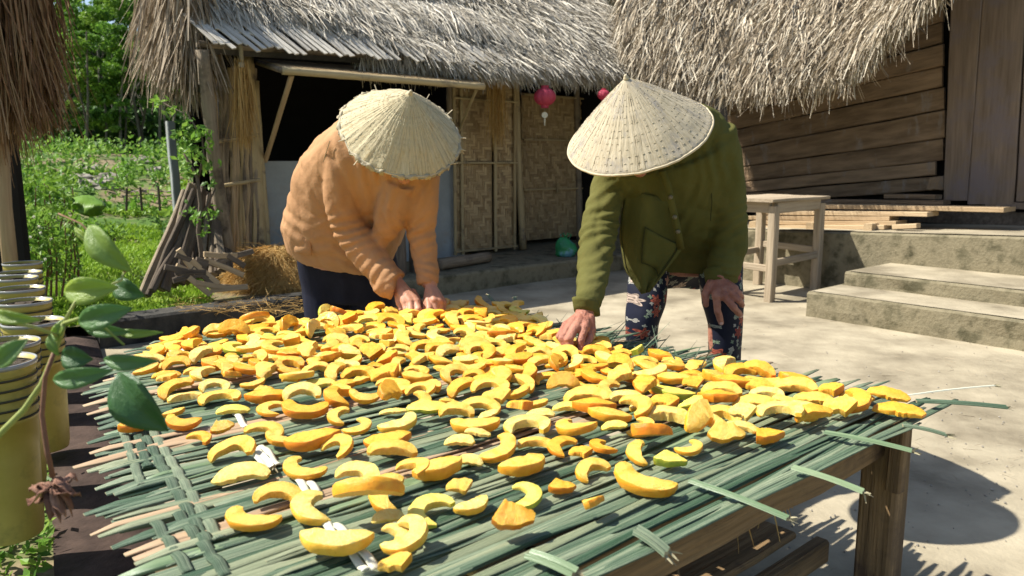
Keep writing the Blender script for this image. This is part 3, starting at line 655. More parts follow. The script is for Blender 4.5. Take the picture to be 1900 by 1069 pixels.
blades(g, v, d, np.array(ln), RNG.uniform(.005, .016, n), droop=.35, K=3, taper=.3, curl=.22)
n = 5600; v = []; d = []; ln = []
for _ in range(n):
    q = random.uniform(0, cum[-1]); i = int(np.searchsorted(cum, q)-1); i = max(0, min(8, i)); s = i+(q-cum[i])/lens[i]
    p_, u_, nn, tg = rp(s, random.uniform(-.02, .25), random.uniform(-.05, .08)); dd = -UZ+NB*0-AX*random.uniform(-.05, .35)+tg*random.gauss(0, .16)+Vector((random.gauss(0, .1), random.gauss(0, .1), 0))
    v.append(p_); d.append(dd.normalized()); ln.append(random.uniform(.10, .26)*(1+.5*fbm(s*2.5, 3))*(1.25 if 2 < s < 6.5 else .9))
blades(g, v, d, np.array(ln), RNG.uniform(.007, .020, n), droop=.05, K=4, taper=.3, curl=.3)
part('thatch', g, 'leafthatch', house, kind='stuff')
# ---------------------------------------------------------------- the third hut, far left
lh = thing('straw_hut', 'dark hut at the left edge with long reddish brown straw hanging from its eave', 'hut', tuple(P(-40, 420, 3.7)))
lp = [P(-60, -20, 3.6), P(-10, -40, 3.65), P(30, -30, 3.7), P(52, 0, 3.8)]
g = MB(); curtain(g, lp, 2600, [.80, .78, .66, .45], (.006, .014), .10, .25, .05); 
curtain(g, [P(-30, 60, 3.7), P(20, 60, 3.75), P(58, 110, 3.8)], 1700, [.52, .50, .35], (.006, .013), .14, .25, .05)
part('hanging_straw', g, 'brownthatch', lh, kind='stuff')
g = MB(); g.sheet([[P(-120, -80, 3.6), P(25, -60, 3.75)], [P(-120, 200, 3.6), P(22, 130, 3.8)]], .08); part('thatch_core', g, 'thatchdeck', lh)
g = MB(); a_, b_ = P(8, 385, 3.85), P(-6, 150, 3.85); g.tube([a_-UZ*.6, a_, b_], .035, 10); part('post', g, 'lumber', lh, True)
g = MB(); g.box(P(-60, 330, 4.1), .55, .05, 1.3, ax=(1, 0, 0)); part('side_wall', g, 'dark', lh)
# ================================================================ TABLE, MAT, FRUIT
table = thing('drying_table', 'rough timber table with square legs carrying the leaf mat', 'table', tuple(W(1.0, 1.4, 0)))
TA0, TA1, TB0, TB1 = .56, 1.61, .668, 2.1
g = MB(); g.box(W((TA0+TA1)/2+.0, TB0, .434), TA1-TA0+.06, .045, .098, ax=AX, jit=.004, bev=.008); part('apron', g, 'tablewood', table)
g = MB(); g.box(W((TA0+TA1)/2, TB1-.05, .436), TA1-TA0, .045, .09, ax=AX, jit=.004, bev=.008); part('apron', g, 'tablewood', table)
for a in (TA0+.03, TA1-.06):
    g = MB(); g.box(W(a, (TB0+TB1)/2, .43), TB1-TB0-.1, .04, .08, ax=BX, jit=.004, bev=.008); part('apron', g, 'tablewood', table)
for a, b in ((TA1+.015, TB0-.012), (TA0+.08, TB0+.062), (TA0+.08, TB1-.1), (TA1-.04, TB1-.1)):
    g = MB(); g.box(W(a, b, .235), .47, .072, .075, ax=UZ, az=NB, jit=.002, bev=.006); leg = part('leg', g, 'tablewood', table)
g = MB(); g.box(W(TA1-.035, TB0-.056, .40), .14, .03, .03, ax=UZ, az=NB, jit=.002, bev=.004); part('bracket', g, 'tablewood', table)
for k, (a, w_) in enumerate(((.60, .09), (.76, .10), (.93, .10), (1.17, .12), (1.40, .09), (1.56, .05))):
    g = MB(); g.box(W(a, (TB0+TB1)/2+.02, .479), TB1-TB0+.04, w_, .014, ax=BX, jit=.003, bev=.003); part('top_board', g, 'lumber' if k in (0, 1) else 'tablewood', table)
for b in (TB0+.11, TB1-.16):
    g = MB(); g.box(W((TA0+TA1)/2, b, .12), TA1-TA0, .035, .055, ax=AX, jit=.003, bev=.005); part('stretcher', g, 'tablewood', table)
for k in range(4):
    b = TB0+.2+k*.24; g = MB(); g.box(W(.98, b, .16), 1.15, .13, .018, ax=AX+BX*random.uniform(-.03, .03), jit=.003, bev=.004); part('shelf_board', g, 'tablewood', table)
g = MB(); g.box(W(1.25, .95, .17), .75, .05, .05, ax=AX+BX*.9, jit=.004, bev=.005); part('brace', g, 'tablewood', table)
# fibres hanging under the apron
g = MB(); n = 26; v = [W(random.uniform(1.1, 1.35), TB0+random.uniform(0, .08), .40) for _ in range(n)]; d = RNG.normal(size=(n, 3))*.3; d[:, 2] = -1
blades(g, v, d/np.linalg.norm(d, axis=1, keepdims=True), RNG.uniform(.02, .08, n), .003, K=2); part('loose_fibre', g, 'goldstraw', table, kind='stuff')
# ---- the mat
matt = thing('leaf_mat', 'woven mat of split green palm stalks spread over the timber table', 'mat', tuple(W(1.0, 1.4, .49)))
def edgeL(b): return float(np.interp(b, [.8, 1.05, 1.37, 1.87, 2.0, 2.15, 2.26], [.24, .225, .285, .38, .43, .50, .62]))
def edgeR(b): return 1.70-.02*(b-.6)
def stalk(b, a0, a1, w, m, z, skew=0.0, bow=0.0, fold=.15, cut=None):
    g = MB(); n_ = 10; vs = []; gc = []; fs = []
    yj = random.uniform(0, 9)
    for i in range(n_):
        t = [0, .03, .13, .26, .4, .55, .7, .85, .96, 1][i]; a = a0+(a1-a0)*t; bb = b+skew*(t-.5)+bow*math.sin(math.pi*t)+.004*fbm(t*3, yj)
        ww = w*(1-.2*t)*(1+.12*fbm(t*5, yj+3))*(.5 if i in (0, n_-1) else 1); h = ww*fold; zz = z+.0025*math.sin(t*22+yj)+.002*fbm(t*6, yj)-(.002 if i in (0, n_-1) else 0)
        tw = .25*fbm(t*1.5, yj+5)
        for (u, hh) in ((-.5, -.1), (-.30, .85), (-.03, .35), (.24, 1.0), (.5, -.1), (0, -.35)):
            vs.append(W(a, bb+u*ww, zz+hh*h+u*ww*tw)); gc.append((t*(a1-a0), u*w, hh*h))
    for i in range(n_-1):
        for k in range(6): p_ = i*6+k; q_ = i*6+(k+1) % 6; fs.append((p_, q_, q_+6, p_+6))
    mi = [0]*len(fs); fs.append((5, 4, 3, 2, 1, 0)); fs.append(tuple(range((n_-1)*6, n_*6))); mi += [1, 1]
    g.add(vs, fs, gc, random.random(), mi)
    return part('stalk', g, [m, 'pith'], matt, True)
b = .585; k = 0
while b < 2.26:
    near = b < 1.5
    w = random.uniform(.014, .028)
    a0 = edgeL(b)+random.gauss(0, .022); a1 = edgeR(b)+random.gauss(0, .035)
    if b > 1.95: a1 -= (b-1.95)*.25
    m = 'stalk'; r = random.random()
    if (r < .07 and b > .66) or 1.00 < b < 1.045 or 1.38 < b < 1.41: m = 'stalkdry'
    elif r < .27: m = 'greystalk'
    elif r < .36 or b < .60: m = 'stalkfresh' if random.random() < .5 else 'stalk'
    stalk(b, a0, a1, w*1.2, m, .494+random.uniform(-.002, .005), random.gauss(0, .018), random.gauss(0, .006)); k += 1
    if random.random() < .5:
        s0 = random.uniform(-.05, .5); stalk(b+random.uniform(-.01, .01), a0+s0*.3, a1-random.uniform(0, .6) if random.random() < .6 else a1+.03, w*.8, m, .499, random.gauss(0, .05), random.gauss(0, .012)); k += 1
    b += w*random.uniform(.72, 1.0)
# crossing strips woven over and under
def cross(x0, y0, x1, y1, w, m, ph, over=.75, ext=None, z=.507, nm='cross_strip', amp=.006):
    p_, q_ = Z(x0, y0, .5), Z(x1, y1, .5); L = (q_-p_).length; n_ = max(6, int(L/.006)); sd = (q_-p_).normalized().cross(UZ)
    rows = []
    for i in range(n_+1):
        t = i/n_; c = p_.lerp(q_, t); c.z = z-.0065+amp*.5*math.sin(ph+t*L*150*over)+.002*fbm(t*9, ph)
        if m == 'pale': c.z = .5035+.0035*math.sin(ph+t*L*75)
        rows.append([c-sd*w/2, c-sd*w/2*.4+UZ*.002, c+sd*w/2*.4+UZ*.002, c+sd*w/2])
    g = MB(); g.sheet(rows, .003); return part(nm, g, m, matt, True)
for (x0, y0, x1, y1, w, m) in ((222, 700, 275, 870, .015, 'stalk'), (215, 760, 262, 900, .014, 'stalk'), (262, 800, 385, 1010, .017, 'stalk'), (284, 802, 408, 1005, .016, 'stalk'),
                               (285, 965, 350, 1060, .015, 'stalk'), (330, 955, 420, 1066, .016, 'stalk'), (345, 628, 372, 660, .011, 'pale'), (358, 625, 386, 657, .011, 'pale'), (432, 765, 458, 797, .012, 'pale'), (470, 832, 503, 873, .012, 'pale'), (484, 829, 517, 868, .012, 'pale'), (545, 885, 578, 926, .012, 'pale'), (560, 882, 590, 920, .012, 'pale'), (606, 980, 680, 1062, .012, 'pale'), (622, 977, 698, 1060, .012, 'pale')):
    cross(x0, y0, x1, y1, w, m, random.uniform(0, 6))
def stick_out(x0, y0, x1, y1, w, m, dz=.0, end='pith'):
    p_, q_ = Z(x0, y0, .512), Z(x1, y1, .512+dz); g = MB(); n_ = 7; L = (q_-p_).length; d = (q_-p_).normalized(); sd = d.cross(UZ).normalized(); vs = []; gc = []; fs = []
    for i in range(n_):
        t = i/(n_-1); c = p_.lerp(q_, t)+UZ*.0025*math.sin(t*3)
        for (u, h) in ((-.5, 0), (-.35, .25), (0, .1), (.35, .28), (.5, 0), (0, -.2)): vs.append(c+sd*u*w+UZ*h*w); gc.append((t*L, u*w, h*w))
    for i in range(n_-1):
        for k_ in range(6): a = i*6+k_; e = i*6+(k_+1) % 6; fs.append((a, e, e+6, a+6))
    mi = [0]*len(fs)+[1, 1]; fs += [(5, 4, 3, 2, 1, 0), tuple(range((n_-1)*6, n_*6))]
    g.add(vs, fs, gc, None, mi)
    nfr = 7; v = [q_+sd*random.uniform(-.4, .4)*w for _ in range(nfr)]; dd = [(d+Vector((random.gauss(0, .35), random.gauss(0, .35), random.gauss(0, .3)))).normalized() for _ in range(nfr)]
    blades(g, v, dd, RNG.uniform(.006, .018, nfr), .004, K=2, mi=1)
    return part('stalk_end', g, [m, end], matt)
stick_out(1280, 893, 1462, 963, .014, 'stalkfresh', -.012); stick_out(1470, 868, 1602, 914, .016, 'stalkfresh', -.012); stick_out(1530, 803, 1692, 838, .015, 'stalkfresh', -.006)
stick_out(1700, 745, 1868, 757, .017, 'stalk', .0); stick_out(1675, 790, 1755, 808, .014, 'stalk', -.012); stick_out(1670, 736, 1845, 716, .006, 'pale', .0)
stick_out(980, 1030, 1068, 1066, .022, 'stalkfresh', -.004); stick_out(1180, 985, 1238, 1028, .024, 'stalk', -.02); stick_out(480, 845, 500, 870, .02, 'pale'); stick_out(940, 590, 905, 548, .012, 'stalk', .01)
stick_out(870, 600, 846, 563, .011, 'pale', .01); stick_out(970, 600, 955, 552, .012, 'stalk', .015); stick_out(340, 660, 330, 622, .014, 'pale', .005)
# frayed far edge and a few straws on the mat
g = MB(); n = 260; v = []; d = []
for _ in range(n):
    x = random.uniform(870, 1300); y = 572+(x-870)*.27+random.uniform(-8, 22); v.append(Z(x, y, .505)); d.append((AX*random.uniform(.2, 1)+BX*random.gauss(0, .5)+UZ*random.uniform(-.1, .35)).normalized())
blades(g, v, d, RNG.uniform(.03, .12, n), RNG.uniform(.002, .007, n), K=2, curl=.2); part('frayed_edge', g, 'stalk', matt, kind='stuff')
# ---------------------------------------------------------------- fruit slices
def slice_mesh(nm, arc, Rc, Wd, H, seed, col, blunt=.25, wedge=0.0, inner=1.0):
    random.seed(seed); n_ = 15; pr = [(-.94, 0), (-1, .5), (-.98, .96), (-.94, 1.0), (0, 1.0), (.95, 1.0), (1.0, .95), (1.06, .5), (.90, .02)]
    rings = []; arc = R(arc); j = [random.uniform(.9, 1.1) for _ in range(n_)]; bl = random.uniform(.1, .5); o1, o2 = random.uniform(0, 9), random.uniform(0, 9)
    for i in range(n_):
        u = i/(n_-1); ph = math.pi-arc/2+arc*u; s_ = max(0, math.sin(math.pi*(blunt*.18+(1-blunt*.18-.03*bl)*u)))**.55
        w = Wd*max(.06, s_)*(1+.12*fbm(u*3, o1)); h = H*max(.25, s_**.6)*(1+.10*fbm(u*3, o2)); rc = Rc*(1+.10*fbm(u*2, o1+4)); ring = []
        for (x, z) in pr:
            rr = rc+x*w*(inner if x < 0 else 1)+.012*fbm(u*7+x, o2+2)
            hz = h*z*((1-wedge)+wedge*(x+1)/2) + .02*h*fbm(u*8, x*3+o1)
            ring.append(Vector((math.cos(ph)*rr, math.sin(ph)*rr, hz)))
        rings.append(ring)
    g = MB(); k = len(pr); vs = [v for r in rings for v in r]; fs = []; mi = []
    for i in range(n_-1):
        for q in range(k):
            fs.append((i*k+q, i*k+(q+1) % k, (i+1)*k+(q+1) % k, (i+1)*k+q)); mi.append(1 if q in (6, 7) else 0)
    fs += [tuple(range(k-1, -1, -1)), tuple(range((n_-1)*k, n_*k))]; mi += [1, 0]
    c = sum(vs, Vector())/len(vs); mx = max((a-c).length for a in vs)*2; vs = [Vector(((v.x-c.x)/mx, (v.y-c.y)/mx, v.z/mx)) for v in vs]
    g.add(vs, fs, vs, .5, mi)
    me = g.mesh(nm, ['flesh_'+col, 'rind_'+col], smooth=True); me.set_sharp_from_angle(angle=R(40)); return me
SM = {}
for col in ('yellow', 'orange', 'pale', 'lime'):
    c4 = {'yellow': 1, 'orange': 2, 'pale': 3, 'lime': 4}[col]*100
    SM['C', col] = [slice_mesh('fruit_slice', random.Random(c4+s).uniform(185, 250), .5, .225, .20, c4+s, col) for s in range(4)]
    SM['c', col] = [slice_mesh('fruit_slice', random.Random(c4+s).uniform(115, 165), .60, .235, .23, c4+30+s, col) for s in range(4)]
    SM['l', col] = [slice_mesh('fruit_slice', 62, 1.1, .27, .13, c4+60+s, col) for s in range(3)]
    SM['w', col] = [slice_mesh('fruit_slice', 62, .70, .27, .24, c4+80+s, col, blunt=2.5, wedge=.15) for s in range(3)]
LS = []
ca = lambda L: [(160+x/2.1, 560+y/2.1, s/2.1, k, o, c) for x, y, s, k, o, c in L]
cb = lambda L: [(700+x/2.02, 540+y/2.02, s/2.02, k, o, c) for x, y, s, k, o, c in L]
cc_ = lambda L: [(1200+x/2.4914, 640+y/2.4914, s/2.4914, k, o, c) for x, y, s, k, o, c in L]
Y, O, L_, G_ = 'yellow', 'orange', 'pale', 'lime'
LS += ca([(375, 325, 78, 'C', 200, Y), (500, 345, 100, 'C', 100, L_), (520, 392, 140, 'C', 95, Y), (570, 436, 130, 'l', 90, G_), (385, 392, 110, 'c', 80, L_), (345, 440, 85, 'c', 200, Y), (380, 487, 118, 'C', 320, O),
 (190, 500, 115, 'w', 270, O), (445, 545, 100, 'c', 160, O), (540, 520, 100, 'w', 250, Y), (575, 605, 155, 'C', 120, Y), (605, 695, 195, 'l', 80, L_), (710, 385, 150, 'c', 270, O), (855, 440, 165, 'C', 290, O),
 (838, 385, 135, 'C', 75, L_), (722, 430, 115, 'C', 0, Y), (905, 332, 122, 'l', 80, G_), (1085, 387, 120, 'C', 290, Y), (985, 465, 112, 'C', 0, Y), (1060, 500, 115, 'C', 190, Y), (700, 515, 140, 'C', 150, Y),
 (762, 552, 115, 'C', 320, Y), (880, 545, 88, 'w', 90, L_), (890, 575, 212, 'c', 275, O), (985, 602, 135, 'C', 160, Y), (850, 668, 150, 'C', 330, Y), (1180, 570, 165, 'c', 275, O), (1190, 612, 165, 'c', 80, Y),
 (1065, 700, 170, 'C', 150, L_), (1172, 775, 185, 'C', 0, Y), (755, 780, 170, 'C', 120, Y), (650, 868, 185, 'C', 320, Y), (880, 828, 195, 'C', 350, L_), (1105, 862, 245, 'c', 280, Y), (980, 972, 295, 'c', 285, L_),
 (1205, 940, 150, 'C', 170, L_), (275, 205, 82, 'C', 200, Y), (410, 182, 105, 'C', 140, Y), (362, 228, 90, 'c', 130, Y), (288, 262, 66, 'c', 180, Y), (312, 295, 95, 'l', 90, O), (310, 322, 70, 'w', 90, Y), (430, 285, 85, 'c', 150, Y),
 (490, 250, 62, 'c', 30, Y), (640, 225, 70, 'w', 200, Y), (720, 228, 100, 'l', 90, L_), (935, 230, 112, 'C', 100, L_), (555, 257, 100, 'C', 300, Y), (575, 317, 66, 'w', 260, Y), (655, 330, 90, 'C', 210, Y), (700, 352, 75, 'w', 270, Y),
 (800, 310, 100, 'w', 80, O), (1010, 335, 95, 'c', 230, O), (1140, 270, 95, 'w', 260, O), (1080, 327, 62, 'w', 240, Y)])
LS += cb([(60, 460, 105, 'l', 80, L_), (160, 428, 112, 'C', 180, Y), (275, 430, 66, 'w', 270, Y), (385, 452, 140, 'C', 110, Y), (440, 425, 122, 'w', 90, Y), (85, 512, 148, 'C', 200, L_), (295, 480, 132, 'c', 85, Y), (525, 470, 120, 'w', 110, O),
 (372, 525, 205, 'c', 270, Y), (418, 482, 100, 'l', 200, L_), (562, 525, 165, 'C', 95, L_), (608, 485, 112, 'l', 60, L_), (720, 452, 140, 'l', 90, G_), (782, 430, 180, 'c', 85, Y), (815, 467, 150, 'c', 275, O), (870, 497, 150, 'c', 280, Y),
 (935, 430, 135, 'C', 160, L_), (1065, 435, 132, 'w', 90, O), (1180, 447, 112, 'l', 80, G_), (745, 530, 155, 'C', 330, Y), (885, 535, 110, 'l', 90, G_), (990, 525, 112, 'C', 190, Y), (1090, 490, 195, 'c', 90, L_), (1040, 580, 178, 'w', 270, O),
 (1170, 600, 100, 'C', 200, Y), (1108, 652, 140, 'w', 270, G_), (308, 577, 125, 'l', 120, L_), (375, 562, 66, 'l', 130, L_), (460, 612, 165, 'C', 190, Y), (590, 588, 120, 'c', 90, Y), (690, 605, 132, 'C', 10, O), (845, 600, 105, 'C', 350, O),
 (755, 632, 52, 'w', 90, O), (550, 680, 190, 'c', 210, Y), (800, 690, 135, 'C', 20, Y), (700, 750, 112, 'w', 250, O), (1000, 740, 205, 'C', 320, Y), (235, 690, 182, 'c', 220, Y), (140, 692, 135, 'C', 160, Y), (345, 652, 92, 'l', 110, L_),
 (300, 755, 85, 'w', 80, Y), (198, 840, 175, 'C', 10, G_), (358, 818, 130, 'c', 210, L_), (555, 790, 150, 'C', 180, G_), (520, 900, 190, 'w', 265, O), (815, 835, 125, 'w', 210, Y), (110, 962, 180, 'C', 190, L_), (60, 1040, 130, 'w', 90, Y),
 (40, 880, 100, 'l', 80, L_)])
LS += cc_([(375, 458, 192, 'w', 270, Y), (570, 440, 170, 'w', 210, O), (430, 418, 150, 'l', 90, L_), (335, 345, 172, 'C', 80, Y), (430, 378, 150, 'w', 95, L_), (505, 307, 205, 'c', 90, Y), (330, 287, 180, 'c', 275, O), (340, 247, 172, 'c', 85, Y),
 (212, 302, 145, 'l', 200, G_), (120, 238, 190, 'c', 280, G_), (610, 365, 200, 'C', 80, L_), (720, 325, 150, 'C', 170, L_), (880, 330, 160, 'w', 100, Y), (950, 300, 205, 'C', 190, O), (770, 267, 170, 'l', 90, Y), (680, 235, 170, 'c', 90, Y),
 (840, 235, 132, 'w', 100, O), (970, 250, 135, 'l', 90, Y), (1110, 266, 172, 'l', 90, O), (1160, 322, 222, 'l', 90, O), (595, 190, 122, 'l', 90, Y), (550, 265, 145, 'c', 85, L_), (500, 232, 150, 'w', 140, O), (400, 213, 170, 'c', 270, O),
 (205, 210, 110, 'w', 90, O), (325, 165, 150, 'l', 90, Y), (200, 160, 110, 'c', 90, O), (640, 300, 120, 'l', 80, G_)])
random.seed(21)
placed = []
def clash(w, r):
    return sum(1 for q, rr in placed if (q-w).length < (r+rr)*.36)
todo = []
for (x, y, s, k, o, c) in LS:
    w = Z(x, y+2, .505); w2 = Z(x+math.cos(R(o))*8, y+2+math.sin(R(o))*8, .505); ang = math.atan2((w2-w).y, (w2-w).x)
    d_ = (w-Vector((0, 0, 1))).length; L = min(.102, max(.05, s/F*d_*(1.12 if k in 'Cc' else 1.0))); todo.append((w, ang, L, k, c)); placed.append((w, L))
poly = [(285, 648), (500, 606), (735, 584), (870, 574), (960, 580), (1050, 640), (1140, 655), (1300, 690), (1560, 728), (1650, 752), (1480, 800), (1250, 850), (1050, 860), (860, 800), (640, 760), (420, 720), (290, 740), (265, 690)]
def inside(x, y, pl):
    r = False; j = len(pl)-1
    for i in range(len(pl)):
        if (pl[i][1] > y) != (pl[j][1] > y) and x < (pl[j][0]-pl[i][0])*(y-pl[i][1])/(pl[j][1]-pl[i][1])+pl[i][0]: r = not r
        j = i
    return r
tries = 0
while len(todo) < 430 and tries < 90000:
    tries += 1
    a_, b_ = random.uniform(.35, 1.68), random.uniform(.6, 2.25); w = W(a_, b_, .505); x, y = proj(w)
    if not inside(x, y, poly): continue
    L = random.uniform(.064, .092); mn = min([(q-w).length for q, rr in placed])
    if mn < (.044 if y < 720 else .056): continue
    k = random.choice('CCCCcccclw'); c = random.choices([Y, O, L_, G_], [.5, .32, .14, .04])[0]
    todo.append((w, random.uniform(0, 6.28), L, k, c)); placed.append((w, L))
todo = sorted(todo[:len(LS)], key=lambda t: 0)+sorted(todo[len(LS):], key=lambda t: t[0].length); extra = []
laid = []; recs = []
for (w, ang, L, k, c) in todo:
    ncl = [q for q in laid if (q[0]-w).length < (L+q[1])*.40]
    z = .506+min(.011, .006*len(ncl))+random.uniform(0, .002)
    o = bpy.data.objects.new('fruit_slice', random.choice(SM[k, c]))
    if len(recs) < 299: COL.objects.link(o)
    tl1, tl2 = random.gauss(0, .07), random.gauss(0, .07)
    if ncl: tl1, tl2 = random.gauss(0, .11), random.gauss(0, .11)
    if k == 'w' and random.random() < .35: tl2 += random.choice([-.5, .5]); z += .006
    if random.random() < .12 and k == 'c': tl2 += .7; z += .01
    o.location = (w.x, w.y, z+abs(tl1)*L*.25+abs(tl2)*L*.2); dv = Vector((-w.x, -w.y, 0)).normalized(); tk_ = R(random.uniform(2, 16)); o.location.z += L*.5*math.sin(tk_)*.5; o.rotation_euler = (Matrix.Rotation(tk_, 3, UZ.cross(dv))@Matrix.Rotation(ang, 3, 'Z')@Matrix.Rotation(tl2, 3, 'Y')@Matrix.Rotation(tl1, 3, 'X')).to_euler()
    o.scale = (L, L*random.uniform(.95, 1.08), L*random.uniform(.95, 1.3)); laid.append((w, L)); (recs if len(recs) < 299 else extra).append((o, w, ang, L, k, c))
if extra:
    import bmesh
    bm_ = bmesh.new(); mts = []
    for r_ in extra:
        o = r_[0]; me_ = o.data.copy(); me_.transform(Matrix.LocRotScale(o.location, o.rotation_euler, o.scale)); off = []
        for mm in o.data.materials:
            if mm not in mts: mts.append(mm)
            off.append(mts.index(mm))
        idx = [off[p_.material_index] for p_ in me_.polygons]; me_.polygons.foreach_set('material_index', idx); bm_.from_mesh(me_); bpy.data.objects.remove(o)
    me_ = bpy.data.meshes.new('fruit_slices'); bm_.to_mesh(me_); bm_.free()
    for mm in mts: me_.materials.append(mm)
    o = link('fruit_slices', me_); o['kind'] = 'stuff'; o['label'] = 'remaining small fruit slices crowded along the far edge of the mat'; o['category'] = 'fruit slices'
shape = {'C': 'hooked', 'c': 'curved', 'l': 'flat', 'w': 'wedge'}; coln = {'yellow': 'yellow', 'orange': 'orange', 'pale': 'pale', 'lime': 'green-edged'}
def zone(x, y):
    col = 'left' if x < 620 else ('middle' if x < 1120 else 'right')
    if y > 900: return f'near edge, {col} of the mat'
    if y > 800: return f'bare near half, {col} of the mat'
    if y > 730: return f'centre row, {col} of the mat'
    if y > 665: return f'crowded far half, {col} of the mat'
    return {'left': 'far left corner of the mat', 'middle': 'far edge between both women\'s hands', 'right': 'far right edge, below the floral trousers'}[col]
grp = {}
for r_ in recs:
    x, y = proj(r_[1]); big = 'large ' if r_[3] > .088 else ('small ' if r_[3] < .066 else '')
    grp.setdefault((big, coln[r_[5]], shape[r_[4]], zone(x, y)), []).append((x, y, r_[0]))
ords = ['leftmost', 'second from left', 'third from left', 'fourth from left', 'fifth from left', 'sixth from left', 'seventh from left', 'eighth from left', 'ninth from left', 'tenth from left']
for (big, cn, sh_, zn), L in grp.items():
    L.sort(key=lambda t: t[0]); n_ = len(L)
    for i, (x, y, o) in enumerate(L):
        pre = '' if n_ == 1 else (', left of two' if i == 0 else ', right of two') if n_ == 2 else ', '+('rightmost' if i == n_-1 else (ords[i] if i < 6 else ords[n_-1-i].replace('left', 'right') if n_-1-i < 10 else 'middle'))
        o['label'] = f'{big}{cn} {sh_} fruit slice{pre}, {zn}'; o['category'] = 'fruit slice'; o['group'] = 'fruit slices drying on the mat'
# ================================================================ THE TWO WOMEN
CR, CU, CT = Vector((1, 0, 0)), Vector((0, SP, CP)), Vector((0, -CP, SP))
def remeshed(mb, vox, smooth=3, disp=None):
    me = mb.mesh('tmp', 'skin'); o = bpy.data.objects.new('tmp', me); COL.objects.link(o)
    m = o.modifiers.new('r', 'REMESH'); m.mode = 'VOXEL'; m.voxel_size = vox
    if smooth: s_ = o.modifiers.new('s', 'SMOOTH'); s_.factor = .5; s_.iterations = smooth
    bpy.context.view_layer.update(); dg = bpy.context.evaluated_depsgraph_get()
    me2 = bpy.data.meshes.new_from_object(o.evaluated_get(dg)); bpy.data.objects.remove(o); bpy.data.meshes.remove(me)
    if disp:
        n_ = len(me2.vertices); co = np.empty(n_*3); me2.vertices.foreach_get('co', co); co = co.reshape(-1, 3)
        no = np.empty(n_*3); me2.vertices.foreach_get('normal', no); no = no.reshape(-1, 3)
        dd = np.array([disp(Vector(c)) for c in co]); co += no*dd[:, None]; me2.vertices.foreach_set('co', co.ravel())
    me2.polygons.foreach_set('use_smooth', [True]*len(me2.polygons)); me2.update(); return me2
def fromworld(me, name, mats, parent, label=None):
    o_ = org_of(parent); me.transform(Matrix.Translation(-o_)); me.name = name; me.materials.clear()
    for m in mats: me.materials.append(MT[m])
    o = link(name, me, parent)
    if label: o['label'] = label
    return o
def section(lx, ly, rx, ry, d, th, n=28, sup=2.4, dl=0, dr=0):
    L, Rr = P(lx, ly, d+dl), P(rx, ry, d+dr); return (L+Rr)/2, (Rr-L)/2, th, n, sup
def body_loft(mb, secs, fold=None):
    cs = [s_[0] for s_ in secs]; rings = []
    for i, (c, a1, th, n, sup) in enumerate(secs):
        tg = (cs[min(i+1, len(cs)-1)]-cs[max(i-1, 0)]).normalized(); a2 = a1.cross(tg).normalized()*th
        ring = []
        for k in range(n):
            t = 2*math.pi*k/n; ct, st = math.cos(t), math.sin(t); e = 2/sup
            f = 1+(fold(i/(len(secs)-1), t) if fold else 0)
            ring.append(c+(a1*abs(ct)**e*math.copysign(1, ct)+a2*abs(st)**e*math.copysign(1, st))*f)
        rings.append(ring)
    mb.loft(rings)
def densify(secs, k=4):
    out = []
    n = len(secs)
    def cr(p0, p1, p2, p3, t): return ((p1*2)+(p2-p0)*t+(p0*2-p1*5+p2*4-p3)*t*t+(p1*3-p0-p2*3+p3)*t*t*t)*.5
    for i in range(n-1):
        a, b, c, d = secs[max(i-1, 0)], secs[i], secs[i+1], secs[min(i+2, n-1)]
        for j in range(k):
            t = j/k; out.append((cr(a[0], b[0], c[0], d[0], t), cr(a[1], b[1], c[1], d[1], t), b[2]*(1-t)+c[2]*t, b[3], b[4]))
    out.append(secs[-1]); return out
def limb(mb, pts, k=5, n=20, fold=None, flat=1.0):
    """pts: (px, py, depth, radius_px)"""
    cs = [P(x, y, d) for x, y, d, r in pts]; rs = [r*d/F for x, y, d, r in pts]; C_ = []; R_ = []
    m = len(cs)
    for i in range(m-1):
        p0, p1, p2, p3 = cs[max(i-1, 0)], cs[i], cs[i+1], cs[min(i+2, m-1)]
        for j in range(k):
            t = j/k; C_.append((p1*2+(p2-p0)*t+(p0*2-p1*5+p2*4-p3)*t*t+(p1*3-p0-p2*3+p3)*t*t*t)*.5); R_.append(rs[i]*(1-t)+rs[i+1]*t)
    C_.append(cs[-1]); R_.append(rs[-1]); rings = []; prev = None; M_ = len(C_)
    for i, p in enumerate(C_):
        tg = (C_[min(i+1, M_-1)]-C_[max(i-1, 0)]).normalized(); h = CR if prev is None else prev; u = (h-tg*h.dot(tg)).normalized(); prev = u; w = tg.cross(u)
        rings.append([p+(u*math.cos(2*math.pi*q/n)+w*math.sin(2*math.pi*q/n)*flat)*R_[i]*(1+(fold(i/(M_-1), 2*math.pi*q/n) if fold else 0)) for q in range(n)])
    mb.loft(rings)
    return C_, R_
def capsule(mb, p, q, r0, r1, n=10):
    p, q = Vector(p), Vector(q); d = (q-p); L = d.length; d = d/max(L, 1e-6); pts = []; rr = []
    for t in (-.98, -.7, -.35): pts.append(p+d*r0*t); rr.append(r0*math.sqrt(1-t*t))
    for t in (0, .5, 1): pts.append(p.lerp(q, t)); rr.append(r0*(1-t)+r1*t)
    for t in (.35, .7, .98): pts.append(q+d*r1*t); rr.append(r1*math.sqrt(1-t*t))
    mb.tube(pts, rr, n)
